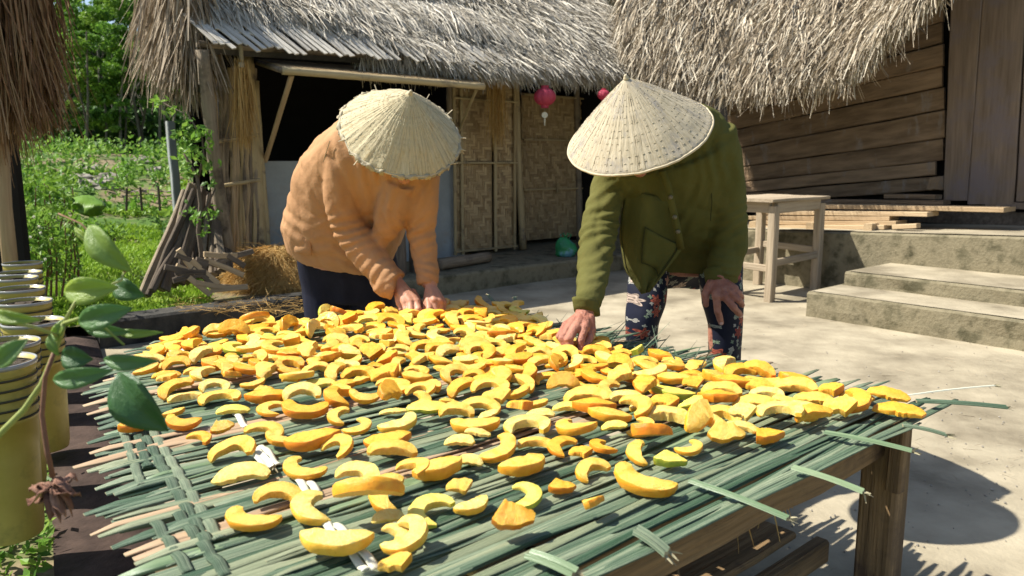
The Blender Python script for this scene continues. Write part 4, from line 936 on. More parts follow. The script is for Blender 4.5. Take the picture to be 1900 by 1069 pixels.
def ball(mb, c, rx, ry, rz, ax=Vector((1, 0, 0)), ay=Vector((0, 1, 0)), az=Vector((0, 0, 1)), n=18, m=12, f=None):
    rings = []
    for i in range(m+1):
        ph = -math.pi/2+math.pi*i/m; ph = max(-1.55, min(1.55, ph)); ring = []
        for k in range(n):
            th = 2*math.pi*k/n; e = f(th, ph) if f else 1
            ring.append(Vector(c)+(ax*math.cos(th)*math.cos(ph)*rx+ay*math.sin(th)*math.cos(ph)*ry+az*math.sin(ph)*rz)*e)
        rings.append(ring)
    mb.loft(rings)
def hand(mb, wrist, palm, fingers, wr=.024):
    """wrist: (px,py,d); palm: list of (px,py,d,r) knuckles; fingers: polylines of (px,py,d,r_m), first = knuckle"""
    w = P(*wrist[:3])
    for kx in palm:
        k = P(*kx[:3]); capsule(mb, w+(k-w)*.02, k, wr*.72, kx[3], 12); capsule(mb, w+(k-w)*.45, k, kx[3]*1.35, kx[3]*1.12, 12)
    for f in fingers:
        for a, b in zip(f[:-1], f[1:]): capsule(mb, P(*a[:3]), P(*b[:3]), a[3], b[3], 10)
        for a in f[1:-1]: ball(mb, P(*a[:3]), a[3]*1.07, a[3]*1.07, a[3]*1.07, n=10, m=8)
def head(mb, c, ax_r, ax_f, ax_u, s=1.0):
    """a head: ax_f the way it faces, ax_u its crown"""
    def f(th, ph): return 1+.05*math.sin(th)*math.cos(ph)
    ball(mb, c, .072*s, .090*s, .098*s, ax_r, ax_f, ax_u, 24, 18)
    ball(mb, c+ax_f*.028*s-ax_u*.055*s, .052*s, .058*s, .058*s, ax_r, ax_f, ax_u)            # jaw
    ball(mb, c+ax_f*.072*s-ax_u*.098*s, .022*s, .02*s, .018*s, ax_r, ax_f, ax_u)             # chin
    capsule(mb, c+ax_f*.082*s+ax_u*.012*s, c+ax_f*.104*s-ax_u*.025*s, .007*s, .014*s)        # nose
    for sx in (-1, 1):
        ball(mb, c+ax_f*.100*s-ax_u*.030*s+ax_r*sx*.010*s, .008*s, .008*s, .007*s)
        ball(mb, c+ax_r*sx*.074*s-ax_f*.01*s-ax_u*.012*s, .010*s, .02*s, .032*s, ax_r, ax_f, ax_u)
        ball(mb, c+ax_f*.066*s+ax_u*.022*s+ax_r*sx*.03*s, .026*s, .016*s, .010*s, ax_r, ax_f, ax_u)   # brow
        ball(mb, c+ax_f*.062*s-ax_u*.02*s+ax_r*sx*.042*s, .022*s, .018*s, .02*s, ax_r, ax_f, ax_u)    # cheek
    ball(mb, c+ax_f*.083*s-ax_u*.058*s, .024*s, .012*s, .008*s, ax_r, ax_f, ax_u); ball(mb, c+ax_f*.080*s-ax_u*.070*s, .021*s, .012*s, .008*s, ax_r, ax_f, ax_u)
def cone_hat(par, c, axis, Rr, h, m, label, seed, frill=False, crack=False):
    random.seed(seed); ax = axis.normalized(); u = ax.cross(CT).normalized(); v = ax.cross(u).normalized()
    g = MB(); nT, nR = 240, 34; rings = []; gc = []
    def pt(t, th, off=0):
        r = Rr*t; z = h*(1-t)+.006*math.sin(t*math.pi)
        pleat = -.006*t*(1-t)*0+.0006*math.sin(th*60+2*fbm(t*2, seed))*min(1, t*3)+.003*fbm(math.cos(th)*2.5+seed, math.sin(th)*2.5, t*3)*t
        hoop = .0010*math.sin(t*math.pi*2*15)*min(1, t*4); z += pleat+hoop+off
        if frill: z += .006*fbm(math.cos(th)*3, math.sin(th)*3, 4)*t*t; r *= 1+.012*fbm(math.cos(th)*6, math.sin(th)*6, 1)*t
        else: r *= 1+.004*fbm(math.cos(th)*4, math.sin(th)*4, 1)*t
        return c+u*math.cos(th)*r+v*math.sin(th)*r+ax*z
    vs = []; fs = []
    for side in (0, 1):
        for i in range(nR+1):
            t = max(.004, i/nR)
            for k in range(nT): th = 2*math.pi*k/nT; vs.append(pt(t, th, -.0035*side)); gc.append((th*3, t*3, 0))
    o_ = (nR+1)*nT
    for i in range(nR):
        for k in range(nT):
            a = i*nT+k; b = i*nT+(k+1) % nT; fs.append((a, a+nT, b+nT, b)); fs.append((o_+a, o_+b, o_+b+nT, o_+a+nT))
    for k in range(nT): a = nR*nT+k; b = nR*nT+(k+1) % nT; fs.append((a, o_+a, o_+b, b))
    fs.append(tuple(range(nT-1, -1, -1)))
    g.add(vs, fs, gc, .5); o = part('conical_hat', g, m, par, True, label=label)
    def sub(nm, g2, mm, sm=True): return part(nm, g2, mm, o, sm)
    g = MB(); rm = [pt(1.0, 2*math.pi*k/72, -.002) for k in range(73)]; g.tube(rm, .0035 if not frill else .003, 6); sub('hat_rim', g, 'hatrim')
    g = MB(); capsule(g, pt(.0, 0)-ax*.003, pt(0, 0)+ax*.003, .008, .005); sub('hat_tip', g, 'hatrim')
    g = MB()                                                       # stitching: short threads along the hoops
    for hp in range(3, 16):
        t = hp/15.5; m_ = int(60*t)+8
        for k in range(m_):
            if random.random() < .25: continue
            th = 2*math.pi*(k+random.uniform(-.1, .1))/m_; dt = 2*math.pi/m_*.33
            g.tube([pt(t, th, .0012), pt(t, th+dt, .0012)], .0006, 3)
    sub('stitching', g, 'hatrim')['kind'] = 'stuff'
    g = MB()                                                       # leaf edges running down the cone
    for k in range(64):
        th = 2*math.pi*(k+random.uniform(-.3, .3))/64; t0 = random.choice([.08, .16, .3, .4]); g.tube([pt(t, th+.05*math.sin(t*3+k)*t, .0004) for t in [t0+(.985-t0)*q/9 for q in range(10)]], .00045, 3)
    sub('leaf_ribs', g, 'hatrib')['kind'] = 'stuff'
    if frill:
        g = MB(); n_ = 260; rows = []
        spans = [(0.00, .13), (.155, .30), (.33, .46), (.50, .64), (.67, .78), (.80, .97)]
        for a0, a1 in spans:
            rows = []; m_ = int((a1-a0)*220)
            for i in range(m_+1):
                th = 2*math.pi*(a0+(a1-a0)*i/m_); w = .004+.018*abs(fbm(th*5, 3)); wv = .006*math.sin(th*26+2*fbm(th*3, 1)); b = pt(1.0, th, 0); out = (u*math.cos(th)+v*math.sin(th))
                rows.append([b-out*.004+ax*.002, b+out*w*.35+ax*wv*.6, b+out*w*.75+ax*(wv-.004), b+out*w*.8-ax*(.008+wv)])
            g.sheet(rows, .0012)
        sub('torn_edge', g, 'hatfrill')
        g = MB()
        for k in range(9):
            th = random.uniform(0, 6.28); b = pt(1, th); g.tube([b, b+(u*math.cos(th)+v*math.sin(th))*.02+ax*random.uniform(-.02, .02)], .0015, 4)
        sub('loose_fibre', g, 'hatrim', False)
    if crack:
        g = MB(); th0 = crack; g.sheet([[pt(t, th0+.05*math.sin(t*30)+w_, .0016) for w_ in (-.014, 0, .014)] for t in [.62+.28*q/9 for q in range(10)]], .0006); sub('crack', g, 'hair', False)
    return o
MT['hatgrey'] = mat('hat_leaf', (.36, .30, .195), (.52, .45, .32), .75, 1.2, (16, 1.6, 1), bump=.35, bs=6, bst=(14, 1.2, 1), tint=0, nw=1.3, patch=(.27, .245, .215), ps=1.0, pt=(.50, .68), bd=.004)
MT['hatwhite'] = mat('hat_leaf_pale', (.48, .40, .235), (.61, .53, .34), .75, 1.2, (16, 1.6, 1), bump=.45, bs=6, bst=(14, 1.2, 1), tint=0, nw=1.3, patch=(.50, .38, .19), ps=1.6, pt=(.56, .74), bd=.005)
MT['hatrim'] = mat('hat_thread', (.42, .35, .22), (.58, .50, .35), .7, 20, bump=0, tint=.5)
MT['hatrib'] = mat('hat_leaf_edge', (.30, .25, .16), (.44, .37, .25), .7, 20, bump=0, tint=.5)
MT['hatfrill'] = mat('hat_torn_leaf', (.50, .43, .28), (.62, .55, .39), .6, 8, bump=.3, trans=.3, tint=.3)
# floral print on the trousers
def floral():
    m = mat('floral_print', (.004, .005, .014), (.009, .012, .030), .7, 8, coord='obj', bump=.15, tint=0, nw=1); n = m.node_tree.nodes; l = m.node_tree.links
    p = n[m['pr']]; base = p.inputs['Base Color'].links[0].from_socket
    tc = n.new('ShaderNodeTexCoord'); sp = n.new('ShaderNodeSeparateXYZ'); l.new(tc.outputs['Object'], sp.inputs[0])
    cb_ = n.new('ShaderNodeCombineXYZ')
    ax_ = n.new('ShaderNodeMath'); ax_.operation = 'MULTIPLY_ADD'; l.new(sp.outputs['Y'], ax_.inputs[0]); ax_.inputs[1].default_value = .75; l.new(sp.outputs['X'], ax_.inputs[2])
    l.new(ax_.outputs[0], cb_.inputs[0]); l.new(sp.outputs['Z'], cb_.inputs[1])
    def math_(op, a, b=None, c=None):
        q = n.new('ShaderNodeMath'); q.operation = op
        for i, v in enumerate((a, b, c)):
            if v is None: continue
            if isinstance(v, (int, float)): q.inputs[i].default_value = v
            else: l.new(v, q.inputs[i])
        return q.outputs[0]
    def flowers(scale, rad, pet, keep, cols, prev, off, ring=.0):
        mp = n.new('ShaderNodeMapping'); mp.inputs['Location'].default_value = off; l.new(cb_.outputs[0], mp.inputs[0])
        vo = n.new('ShaderNodeTexVoronoi'); vo.voronoi_dimensions = '2D'; vo.inputs['Scale'].default_value = scale; vo.inputs['Randomness'].default_value = .8; l.new(mp.outputs[0], vo.inputs['Vector'])
        sub_ = n.new('ShaderNodeVectorMath'); sub_.operation = 'SUBTRACT'; sc_ = n.new('ShaderNodeVectorMath'); sc_.operation = 'SCALE'; sc_.inputs['Scale'].default_value = scale if False else 1.0
        l.new(mp.outputs[0], sub_.inputs[0]); l.new(vo.outputs['Position'], sub_.inputs[1]); s3 = n.new('ShaderNodeSeparateXYZ'); l.new(sub_.outputs[0], s3.inputs[0])
        ang = math_('ARCTAN2', s3.outputs['Y'], s3.outputs['X']); cs = n.new('ShaderNodeSeparateColor'); l.new(vo.outputs['Color'], cs.inputs[0])
        an2 = math_('MULTIPLY_ADD', cs.outputs[1], 6.0, ang); w_ = math_('COSINE', math_('MULTIPLY', an2, float(pet))); ra = math_('MULTIPLY_ADD', w_, .24, .76)
        dist = vo.outputs['Distance']; rr = math_('DIVIDE', dist, math_('MULTIPLY', ra, rad)); msk = math_('LESS_THAN', rr, 1.0)
        msk = math_('MULTIPLY', msk, math_('GREATER_THAN', cs.outputs[0], keep))
        ramp = n.new('ShaderNodeValToRGB'); ramp.color_ramp.interpolation = 'CONSTANT'; l.new(cs.outputs[2], ramp.inputs[0])
        ramp.color_ramp.elements[0].color = (*cols[0], 1); ramp.color_ramp.elements[1].position = 1.0
        for i, c in enumerate(cols[1:]): e = ramp.color_ramp.elements.new((i+1)/len(cols)); e.color = (*c, 1)
        ramp.color_ramp.elements[-1].color = (*cols[-1], 1)
        pt_ = math_('SINE', math_('ADD', math_('MULTIPLY', rr, 13.0), math_('MULTIPLY', an2, 2.0))); sh = math_('MULTIPLY_ADD', pt_, .35, .65)
        mul = n.new('ShaderNodeVectorMath'); mul.operation = 'SCALE'; l.new(ramp.outputs[0], mul.inputs[0]); l.new(sh, mul.inputs['Scale'])
        mx = n.new('ShaderNodeMix'); mx.data_type = 'RGBA'; l.new(msk, mx.inputs[0]); l.new(prev, mx.inputs[6]); l.new(mul.outputs[0], mx.inputs[7]); return mx.outputs[2]
    c = flowers(50, .36, 4, .58, [(.40, .42, .34), (.22, .30, .20), (.5, .48, .42)], base, (.3, .1, 0))
    c = flowers(28, .38, 5, .66, [(.30, .36, .27), (.42, .42, .36)], c, (.7, .9, 0))
    c = flowers(16.5, .36, 6, .40, [(.42, .10, .06), (.60, .32, .22), (.33, .06, .04), (.62, .48, .38)], c, (.05, .37, 0))
    l.new(c, p.inputs['Base Color']); return m
MT['floral'] = floral()
# ---------------------------------------------------------------- woman in beige
w1 = thing('person', 'woman in a beige shirt and dark trousers bending over the fruit, worn pale conical hat', 'person', tuple(P(640, 540, 2.78).xy)+(0,))
def fold1(t, th): return .020*math.sin(th*3+t*9)+.012*math.sin(th*7-t*14)
g = MB()
tors = densify([section(540, 455, 722, 492, 2.74, .14), section(524, 408, 742, 452, 2.71, .155), section(535, 360, 760, 405, 2.66, .15), section(553, 308, 785, 365, 2.58, .14),
                section(585, 262, 806, 330, 2.50, .125), section(622, 233, 800, 305, 2.44, .10), section(668, 236, 775, 285, 2.40, .065)])
body_loft(g, tors, fold1)
limb(g, [(648, 262, 2.46, 34), (636, 310, 2.46, 35), (634, 360, 2.47, 33), (647, 418, 2.49, 33), (675, 462, 2.485, 33), (702, 497, 2.47, 31), (716, 515, 2.46, 32), (724, 526, 2.455, 35), (721, 523, 2.456, 29), (716, 516, 2.46, 24)], fold=lambda t, th: .02*math.sin(t*30+th*2)*max(0, min(1, (t-.25)*4))+.03*math.sin(th*3+t*7))
limb(g, [(786, 322, 2.46, 31), (784, 375, 2.47, 29), (782, 425, 2.50, 28), (788, 470, 2.50, 25), (793, 500, 2.48, 22), (794, 528, 2.465, 20)], fold=lambda t, th: .02*math.sin(t*34-th*2)*max(0, min(1, (t-.2)*4))+.03*math.sin(th*3))
def folds(c, FA):
    s_ = 0
    for (p, d_, k, sg, amp) in FA:
        e = c-p; r2 = e.length_squared/(sg*sg)
        if r2 > 6: continue
        pr = d_.cross(CT).normalized(); x = e.dot(pr)+.030*mnoise.noise(c*9)+.25*e.dot(d_)*mnoise.noise(p*31); w_ = math.sin(6.283*x/k); s_ += amp*math.exp(-r2)*(abs(w_)**.7*math.copysign(1, w_)-.1)
    return s_
def V2(x, y): return (CR*x-CU*y).normalized()
FA1 = [(P(668, 318, 2.40), V2(.3, 1), .040, .11, 0.0034), (P(640, 430, 2.46), V2(1, -.35), .034, .085, 0.0038), (P(700, 500, 2.44), V2(.8, -.7), .030, .06, 0.0027), (P(770, 350, 2.42), V2(-.5, 1), .045, .10, 0.0032),
       (P(785, 435, 2.46), V2(1, -.4), .034, .07, 0.0034), (P(795, 505, 2.45), V2(1, .1), .026, .045, 0.0023), (P(575, 300, 2.52), V2(.25, 1), .07, .13, 0.0019), (P(560, 410, 2.62), V2(.7, .5), .05, .11, 0.0027), (P(640, 470, 2.58), V2(1, .25), .045, .12, 0.0032), (P(712, 400, 2.43), V2(-.2, 1), .035, .07, 0.0027)]
FA2 = [(P(1130, 390, 2.24), V2(1, -.5), .036, .08, 0.0036), (P(1108, 455, 2.18), V2(1, -.25), .030, .085, 0.0036), (P(1100, 530, 2.06), V2(1, .1), .026, .05, 0.0023), (P(1160, 330, 2.25), V2(.5, 1), .045, .09, 0.0032),
       (P(1318, 300, 2.26), V2(.15, 1), .045, .12, 0.0032), (P(1360, 420, 2.32), V2(1, -.3), .034, .08, 0.0036), (P(1345, 490, 2.33), V2(1, 0), .028, .05, 0.0023), (P(1270, 400, 2.36), V2(-.5, 1), .05, .11, 0.0032), (P(1300, 460, 2.45), V2(1, .2), .04, .10, 0.0027)]
def crease(q, k): 
    e = abs(mnoise.noise(q+Vector((mnoise.noise(q*.7), mnoise.noise(q*.7+Vector((3, 1, 2))), 0))*.6)); return -k*max(0, 1-e*3.2)**2.2+k*.5*min(e*2, 1)
def disp1(c):
    q = Vector((c.x*13+c.z*7, c.y*10, c.z*3.5-c.x*3)); return crease(q, .003)+crease(q*1.8+Vector((5, 5, 5)), .0012)+folds(c, FA1)+mnoise.noise(c*6)*.004
# front of the shirt hanging between the arms
limb(g, [(742, 340, 2.45, 40), (728, 390, 2.46, 34), (714, 430, 2.48, 24), (706, 458, 2.50, 8)])
me = remeshed(g, .006, 3, disp1); sh1 = fromworld(me, 'shirt', ['shirt'], w1)
g = MB(); _ = ([[P(712+26*math.cos(a)+0*math.cos(a), 531+(20*math.sin(a)-math.cos(a)*14)*1.0, 2.45+.04*math.sin(a))-Vector((0, 0, .0)) for a in [2*math.pi*k/20 for k in range(20)]], [P(722+30*math.cos(a), 521+(17*math.sin(a)-math.cos(a)*18), 2.46+.05*math.sin(a)) for a in [2*math.pi*k/20 for k in range(20)]]]); 
g.sheet([[P(545+i*.6, 432+i*12, 2.60), P(558+i*.9, 434+i*12, 2.575), P(575+i, 437+i*12.5, 2.56)] for i in range(4)], .004); part('shirt_cuff', g, 'shirt', sh1, True)
g = MB()
for pts in ([(612, 262), (600, 300), (602, 345), (612, 380)],):
    g.tube([P(x, y, 2.395+.03*i) for i, (x, y) in enumerate(pts)], .0016, 4)
part('shirt_seam', g, 'hatrib', sh1)
# trousers
g = MB(); body_loft(g, densify([section(552, 425, 728, 470, 2.77, .125), section(556, 470, 738, 500, 2.80, .135), section(560, 505, 738, 530, 2.82, .125), section(566, 540, 735, 560, 2.83, .11)]))
limb(g, [(605, 500, 2.82, 46), (610, 580, 2.82, 44), (612, 680, 2.83, 36), (618, 760, 2.84, 33)]); limb(g, [(696, 510, 2.83, 46), (694, 590, 2.82, 42), (690, 680, 2.83, 35), (688, 765, 2.84, 32)])
me = remeshed(g, .009, 4, lambda c: (abs(mnoise.noise(Vector((c.x*9, c.y*9, c.z*2.5))))-.25)*-.02); fromworld(me, 'trousers', ['navy'], w1)
# body
hc1 = P(748, 258, 2.37); f1 = (CT*.55-CU*.83+CR*.05).normalized(); r1 = f1.cross(UZ).normalized(); u1 = r1.cross(f1).normalized()
g = MB(); head(g, hc1, r1, f1, u1); capsule(g, hc1-f1*.02-u1*.06, P(722, 262, 2.46), .05, .055, 16)
body_loft(g, [section(560, 470, 718, 490, 2.76, .10), section(555, 400, 730, 430, 2.70, .11), section(580, 330, 760, 370, 2.60, .10), section(620, 270, 780, 320, 2.48, .075), section(680, 255, 765, 285, 2.44, .05)])
limb(g, [(650, 285, 2.46, 24), (650, 418, 2.49, 21), (705, 500, 2.47, 19), (738, 526, 2.458, 16.5)]); limb(g, [(786, 330, 2.46, 22), (784, 425, 2.50, 19), (793, 500, 2.48, 17), (798, 531, 2.455, 15.5)])
for x in (612, 690): limb(g, [(x, 500, 2.82, 36), (x, 680, 2.83, 26), (x+6, 775, 2.84, 20)]); ball(g, P(x+8, 785, 2.76), .04, .11, .035)
me = remeshed(g, .007, 3)
g = MB()
k = 7.635; q = lambda x, y, d, r: (680+x/k, 500+y/k, d, r)
hand(g, (736, 521, 2.455), [q(470, 480, 2.415, .0115), q(545, 470, 2.395, .012), q(625, 462, 2.39, .0125), q(705, 455, 2.395, .0125)],
     [[q(470, 480, 2.415, .0105), q(495, 560, 2.405, .0098), q(530, 630, 2.415, .0085)], [q(545, 470, 2.395, .011), q(560, 570, 2.38, .0105), q(590, 665, 2.395, .009)],
      [q(625, 462, 2.39, .0115), q(630, 580, 2.365, .011), q(655, 695, 2.385, .0092)], [q(705, 455, 2.395, .0118), q(735, 570, 2.37, .011), q(765, 690, 2.385, .0095)],
      [q(650, 330, 2.44, .015), q(745, 470, 2.43, .012), q(775, 600, 2.41, .0105), q(790, 665, 2.40, .009)]], .026)
hand(g, (798, 529, 2.455), [q(880, 455, 2.40, .012), q(960, 445, 2.395, .0125), q(1035, 450, 2.40, .012), q(1085, 475, 2.42, .0115)],
     [[q(880, 455, 2.40, .0118), q(890, 565, 2.375, .011), q(850, 655, 2.385, .0092)], [q(960, 445, 2.395, .0118), q(985, 570, 2.385, .011), q(905, 685, 2.385, .0092)],
      [q(1035, 450, 2.40, .0112), q(1055, 580, 2.40, .0105), q(965, 700, 2.39, .009)], [q(1085, 475, 2.42, .0105), q(1090, 580, 2.42, .0095), q(1010, 695, 2.405, .0082)],
      [q(880, 330, 2.43, .015), q(850, 470, 2.41, .0115), q(815, 580, 2.40, .0105), q(800, 650, 2.395, .009)]], .025)
limb(g, [(715, 506, 2.465, 15), (737, 523, 2.455, 15.5)]); limb(g, [(797, 505, 2.475, 14), (798, 530, 2.455, 14)])
mh = remeshed(g, .0026, 2, lambda c: mnoise.noise(c*90)*.0006)
def joinmesh(a, b):
    import bmesh
    bm = bmesh.new(); bm.from_mesh(a); bm.from_mesh(b); out = bpy.data.meshes.new('body'); bm.to_mesh(out); bm.free(); out.polygons.foreach_set('use_smooth', [True]*len(out.polygons)); return out
fromworld(joinmesh(me, mh), 'body', ['skin'], w1)
def hair_eyes(par, c, r_, f_, u_):
    g = MB(); ball(g, c-f_*.012+u_*.012, .080, .092, .100, r_, f_, u_, 24, 16, lambda th, ph: 1 if not (math.sin(th) > .35 and ph < .55) else .86); ball(g, c-f_*.085-u_*.045, .045, .035, .04, r_, f_, u_)
    part('hair', g, 'hair', par, True)
    for sx in (-1, 1):
        g = MB(); ball(g, c+f_*.078+r_*sx*.03+u_*.004, .011, .007, .006, r_, f_, u_, 10, 8); part('eye', g, 'eye', par, True)
hair_eyes(w1, hc1, r1, f1, u1)
cone_hat(w1, P(744, 245, 2.335), CR*(.45*.64)+CU*(.893*.64)+CT*.768, .180, .155, 'hatwhite', 'pale worn conical hat with a torn frilled edge', 3, frill=True)
# ---------------------------------------------------------------- woman in green
w2 = thing('person', 'woman in an olive jacket and floral trousers leaning on her knee, grey conical hat', 'person', tuple(P(1270, 560, 2.5).xy)+(0,))
def disp2(c):
    q = Vector((c.x*10+c.z*3, c.y*9, c.z*6-c.x*3)); return crease(q, .003)+crease(q*1.9, .0012)+folds(c, FA2)+mnoise.noise(c*6)*.004
g = MB()
body_loft(g, densify([section(1190, 478, 1372, 478, 2.60, .13), section(1176, 430, 1376, 430, 2.56, .145), section(1160, 385, 1374, 375, 2.47, .145), section(1135, 345, 1370, 310, 2.38, .13),
                      section(1112, 322, 1366, 262, 2.30, .115), section(1135, 292, 1345, 222, 2.24, .09), section(1190, 285, 1300, 226, 2.17, .06)]), lambda t, th: .018*math.sin(th*3+t*8))
limb(g, [(1140, 320, 2.30, 34), (1122, 378, 2.27, 32), (1110, 440, 2.22, 35), (1101, 500, 2.13, 31), (1094, 545, 2.04, 26), (1090, 568, 2.01, 24)], fold=lambda t, th: .025*math.sin(t*42+th)*max(0, min(1, (t-.3)*5))+.02*math.sin(th*3))
limb(g, [(1330, 240, 2.26, 32), (1346, 300, 2.30, 33), (1351, 380, 2.35, 33), (1354, 445, 2.38, 34), (1346, 485, 2.37, 32), (1338, 512, 2.36, 29)], fold=lambda t, th: .035*math.sin(t*30+th)*max(0, min(1, (t-.3)*5))+.02*math.sin(th*3))
me = remeshed(g, .006, 3, disp2); jk = fromworld(me, 'jacket', ['jacket'], w2)
# the front panel hanging down to a point, with its pocket
def flap_pt(u, v, lift=0):
    Lp = [(1162, 352), (1152, 400), (1150, 440), (1160, 500), (1192, 545)]; Rp = [(1240, 370), (1256, 412), (1266, 448), (1262, 466), (1204, 541)]
    s_ = min(3.999, v*4); i = int(s_); f = s_-i
    lx, ly = (Lp[i][0]*(1-f)+Lp[i+1][0]*f, Lp[i][1]*(1-f)+Lp[i+1][1]*f); rx, ry = (Rp[i][0]*(1-f)+Rp[i+1][0]*f, Rp[i][1]*(1-f)+Rp[i+1][1]*f)
    d = 2.265+.06*v+.02*math.sin(u*3.1)*-1+.012*math.sin(u*9+v*3)
    return P(lx+(rx-lx)*u, ly+(ry-ly)*u, d-lift)
g = MB(); g.sheet([[flap_pt(j/12, i/18) for j in range(13)] for i in range(19)], .008); part('jacket_front', g, 'jacket', jk, True)
pk = [(.42, .36), (.95, .56), (.86, .90), (.30, .74)]
def quadpt(a, b, lift): u = (pk[0][0]*(1-a)+pk[1][0]*a)*(1-b)+(pk[3][0]*(1-a)+pk[2][0]*a)*b; v = (pk[0][1]*(1-a)+pk[1][1]*a)*(1-b)+(pk[3][1]*(1-a)+pk[2][1]*a)*b; return flap_pt(u, v, lift)
g = MB(); g.sheet([[quadpt(j/8, i/8, .007+.004*math.sin(j/8*3.14)*(1-i/8)) for j in range(9)] for i in range(9)], .005); part('pocket', g, 'jacket', jk, True)
g = MB(); g.tube([quadpt(j/8, .0, .011) for j in range(9)], .0018, 5); g.tube([quadpt(0, j/8, .0105) for j in range(9)]+[quadpt(j/8, 1, .0105) for j in range(9)]+[quadpt(1, 1-j/8, .0105) for j in range(9)], .0013, 5)
g.tube([flap_pt(.02+.06*0, .1+.85*j/12, .006) for j in range(13)], .0012, 4); g.tube([flap_pt(.93, .1+.84*j/12, .006) for j in range(13)], .0012, 4); part('pocket_seam', g, 'seam', jk)
g = MB(); pl = [(1228, 318, 2.16), (1238, 345, 2.19), (1247, 385, 2.215), (1256, 425, 2.245), (1263, 462, 2.285)]
g.sheet([[P(x-6, y, d), P(x+7, y-1, d-.005)] for x, y, d in pl], .007); part('placket', g, 'jacket', jk, True)
for x, y, d in ((1244, 366, 2.19), (1252, 403, 2.215), (1258, 430, 2.238)):
    g = MB(); c = P(x, y, d-.01); g.tube([c+CT*.003, c-CT*.003], .0065, 12); g.tube([c+CT*.0045, c+CT*.003], [.004, .0065], 12); part('button', g, 'button', jk, True)
g = MB(); g.tube([P(x, y, 2.19+.03*i) for i, (x, y) in enumerate([(1303, 232), (1312, 270), (1318, 320), (1321, 375), (1318, 410)])], .0016, 4); part('sleeve_seam', g, 'seam', jk)
for cx, cy, rx_, d, t_ in ((1088, 569, 25, 2.005, 4), (1338, 512, 31, 2.355, -2)):
    g = MB(); rr = []
    for hh in (-1, -.4, .4, 1): rr.append([P(cx+rx_*(1.0+.02*hh)*math.cos(a)+hh*-1.5, cy-12*hh+6*math.sin(a)+t_*math.cos(a), d+.036*math.sin(a)) for a in [2*math.pi*k_/24 for k_ in range(24)]])
    g.loft(rr); part('cuff', g, 'jacket', jk, True)
# floral trousers
g = MB(); body_loft(g, densify([section(1186, 445, 1372, 445, 2.60, .12), section(1178, 480, 1376, 480, 2.60, .125), section(1174, 500, 1376, 505, 2.57, .11)]))
limb(g, [(1208, 470, 2.58, 42), (1202, 520, 2.53, 38), (1199, 560, 2.50, 37), (1193, 597, 2.49, 32), (1190, 640, 2.51, 29), (1190, 720, 2.53, 30), (1192, 815, 2.55, 28)], fold=lambda t, th: .02*math.sin(t*22+th))
limb(g, [(1335, 470, 2.56, 42), (1338, 520, 2.49, 39), (1341, 560, 2.46, 38), (1344, 600, 2.46, 33), (1343, 650, 2.47, 31), (1342, 730, 2.49, 30), (1342, 825, 2.51, 29)], fold=lambda t, th: .02*math.sin(t*22+th))
me = remeshed(g, .007, 4, lambda c: (abs(mnoise.noise(Vector((c.x*10, c.y*10, c.z*5))))-.25)*-.013); fromworld(me, 'floral_trousers', ['floral'], w2)
hc2 = P(1190, 236, 2.13); f2 = (CT*.50-CU*.86-CR*.08).normalized(); r2 = f2.cross(UZ).normalized(); u2 = r2.cross(f2).normalized()
g = MB(); head(g, hc2, r2, f2, u2); capsule(g, hc2-f2*.02-u2*.05, P(1245, 262, 2.26), .048, .055, 16)
body_loft(g, [section(1200, 480, 1360, 480, 2.60, .10), section(1180, 400, 1360, 400, 2.50, .11), section(1155, 330, 1325, 290, 2.38, .06), section(1160, 305, 1310, 255, 2.30, .05), section(1200, 282, 1280, 245, 2.24, .045)])
limb(g, [(1150, 335, 2.30, 18), (1130, 378, 2.28, 14), (1111, 440, 2.22, 15), (1101, 500, 2.13, 15), (1092, 545, 2.04, 16), (1086, 582, 1.99, 17)]); limb(g, [(1330, 255, 2.26, 24), (1352, 430, 2.38, 23), (1338, 505, 2.365, 20), (1329, 522, 2.345, 19)])
for x, d in ((1199, 2.51), (1342, 2.47)): limb(g, [(x, 480, d+.06, 30), (x-4, 597, d-.01, 25), (x-6, 825, d+.04, 18)]); ball(g, P(x-6, 842, d-.03), .038, .105, .033)
me = remeshed(g, .007, 3)
g = MB(); k = 4.524; q = lambda x, y, d, r: (1000+x/k, 480+y/k, d, r)
hand(g, (1084.5, 583, 1.985), [q(225, 560, 1.955, .0105), q(255, 575, 1.935, .0115), q(310, 585, 1.925, .012), q(385, 580, 1.93, .012)],
     [[q(225, 560, 1.955, .0102), q(172, 650, 1.935, .0098), q(222, 742, 1.925, .0082)], [q(250, 572, 1.935, .0108), q(196, 672, 1.912, .0102), q(243, 775, 1.905, .0088)],
      [q(300, 580, 1.925, .0112), q(252, 682, 1.895, .0108), q(272, 788, 1.892, .009)], [q(385, 580, 1.93, .0115), q(352, 685, 1.905, .0105), q(350, 782, 1.898, .009)],
      [q(430, 500, 1.965, .014), q(438, 600, 1.95, .0125), q(415, 690, 1.93, .0115), q(375, 765, 1.905, .0095)]], .026)
limb(g, [(1088, 560, 2.02, 17), (1084.5, 583, 1.985, 17.5)])
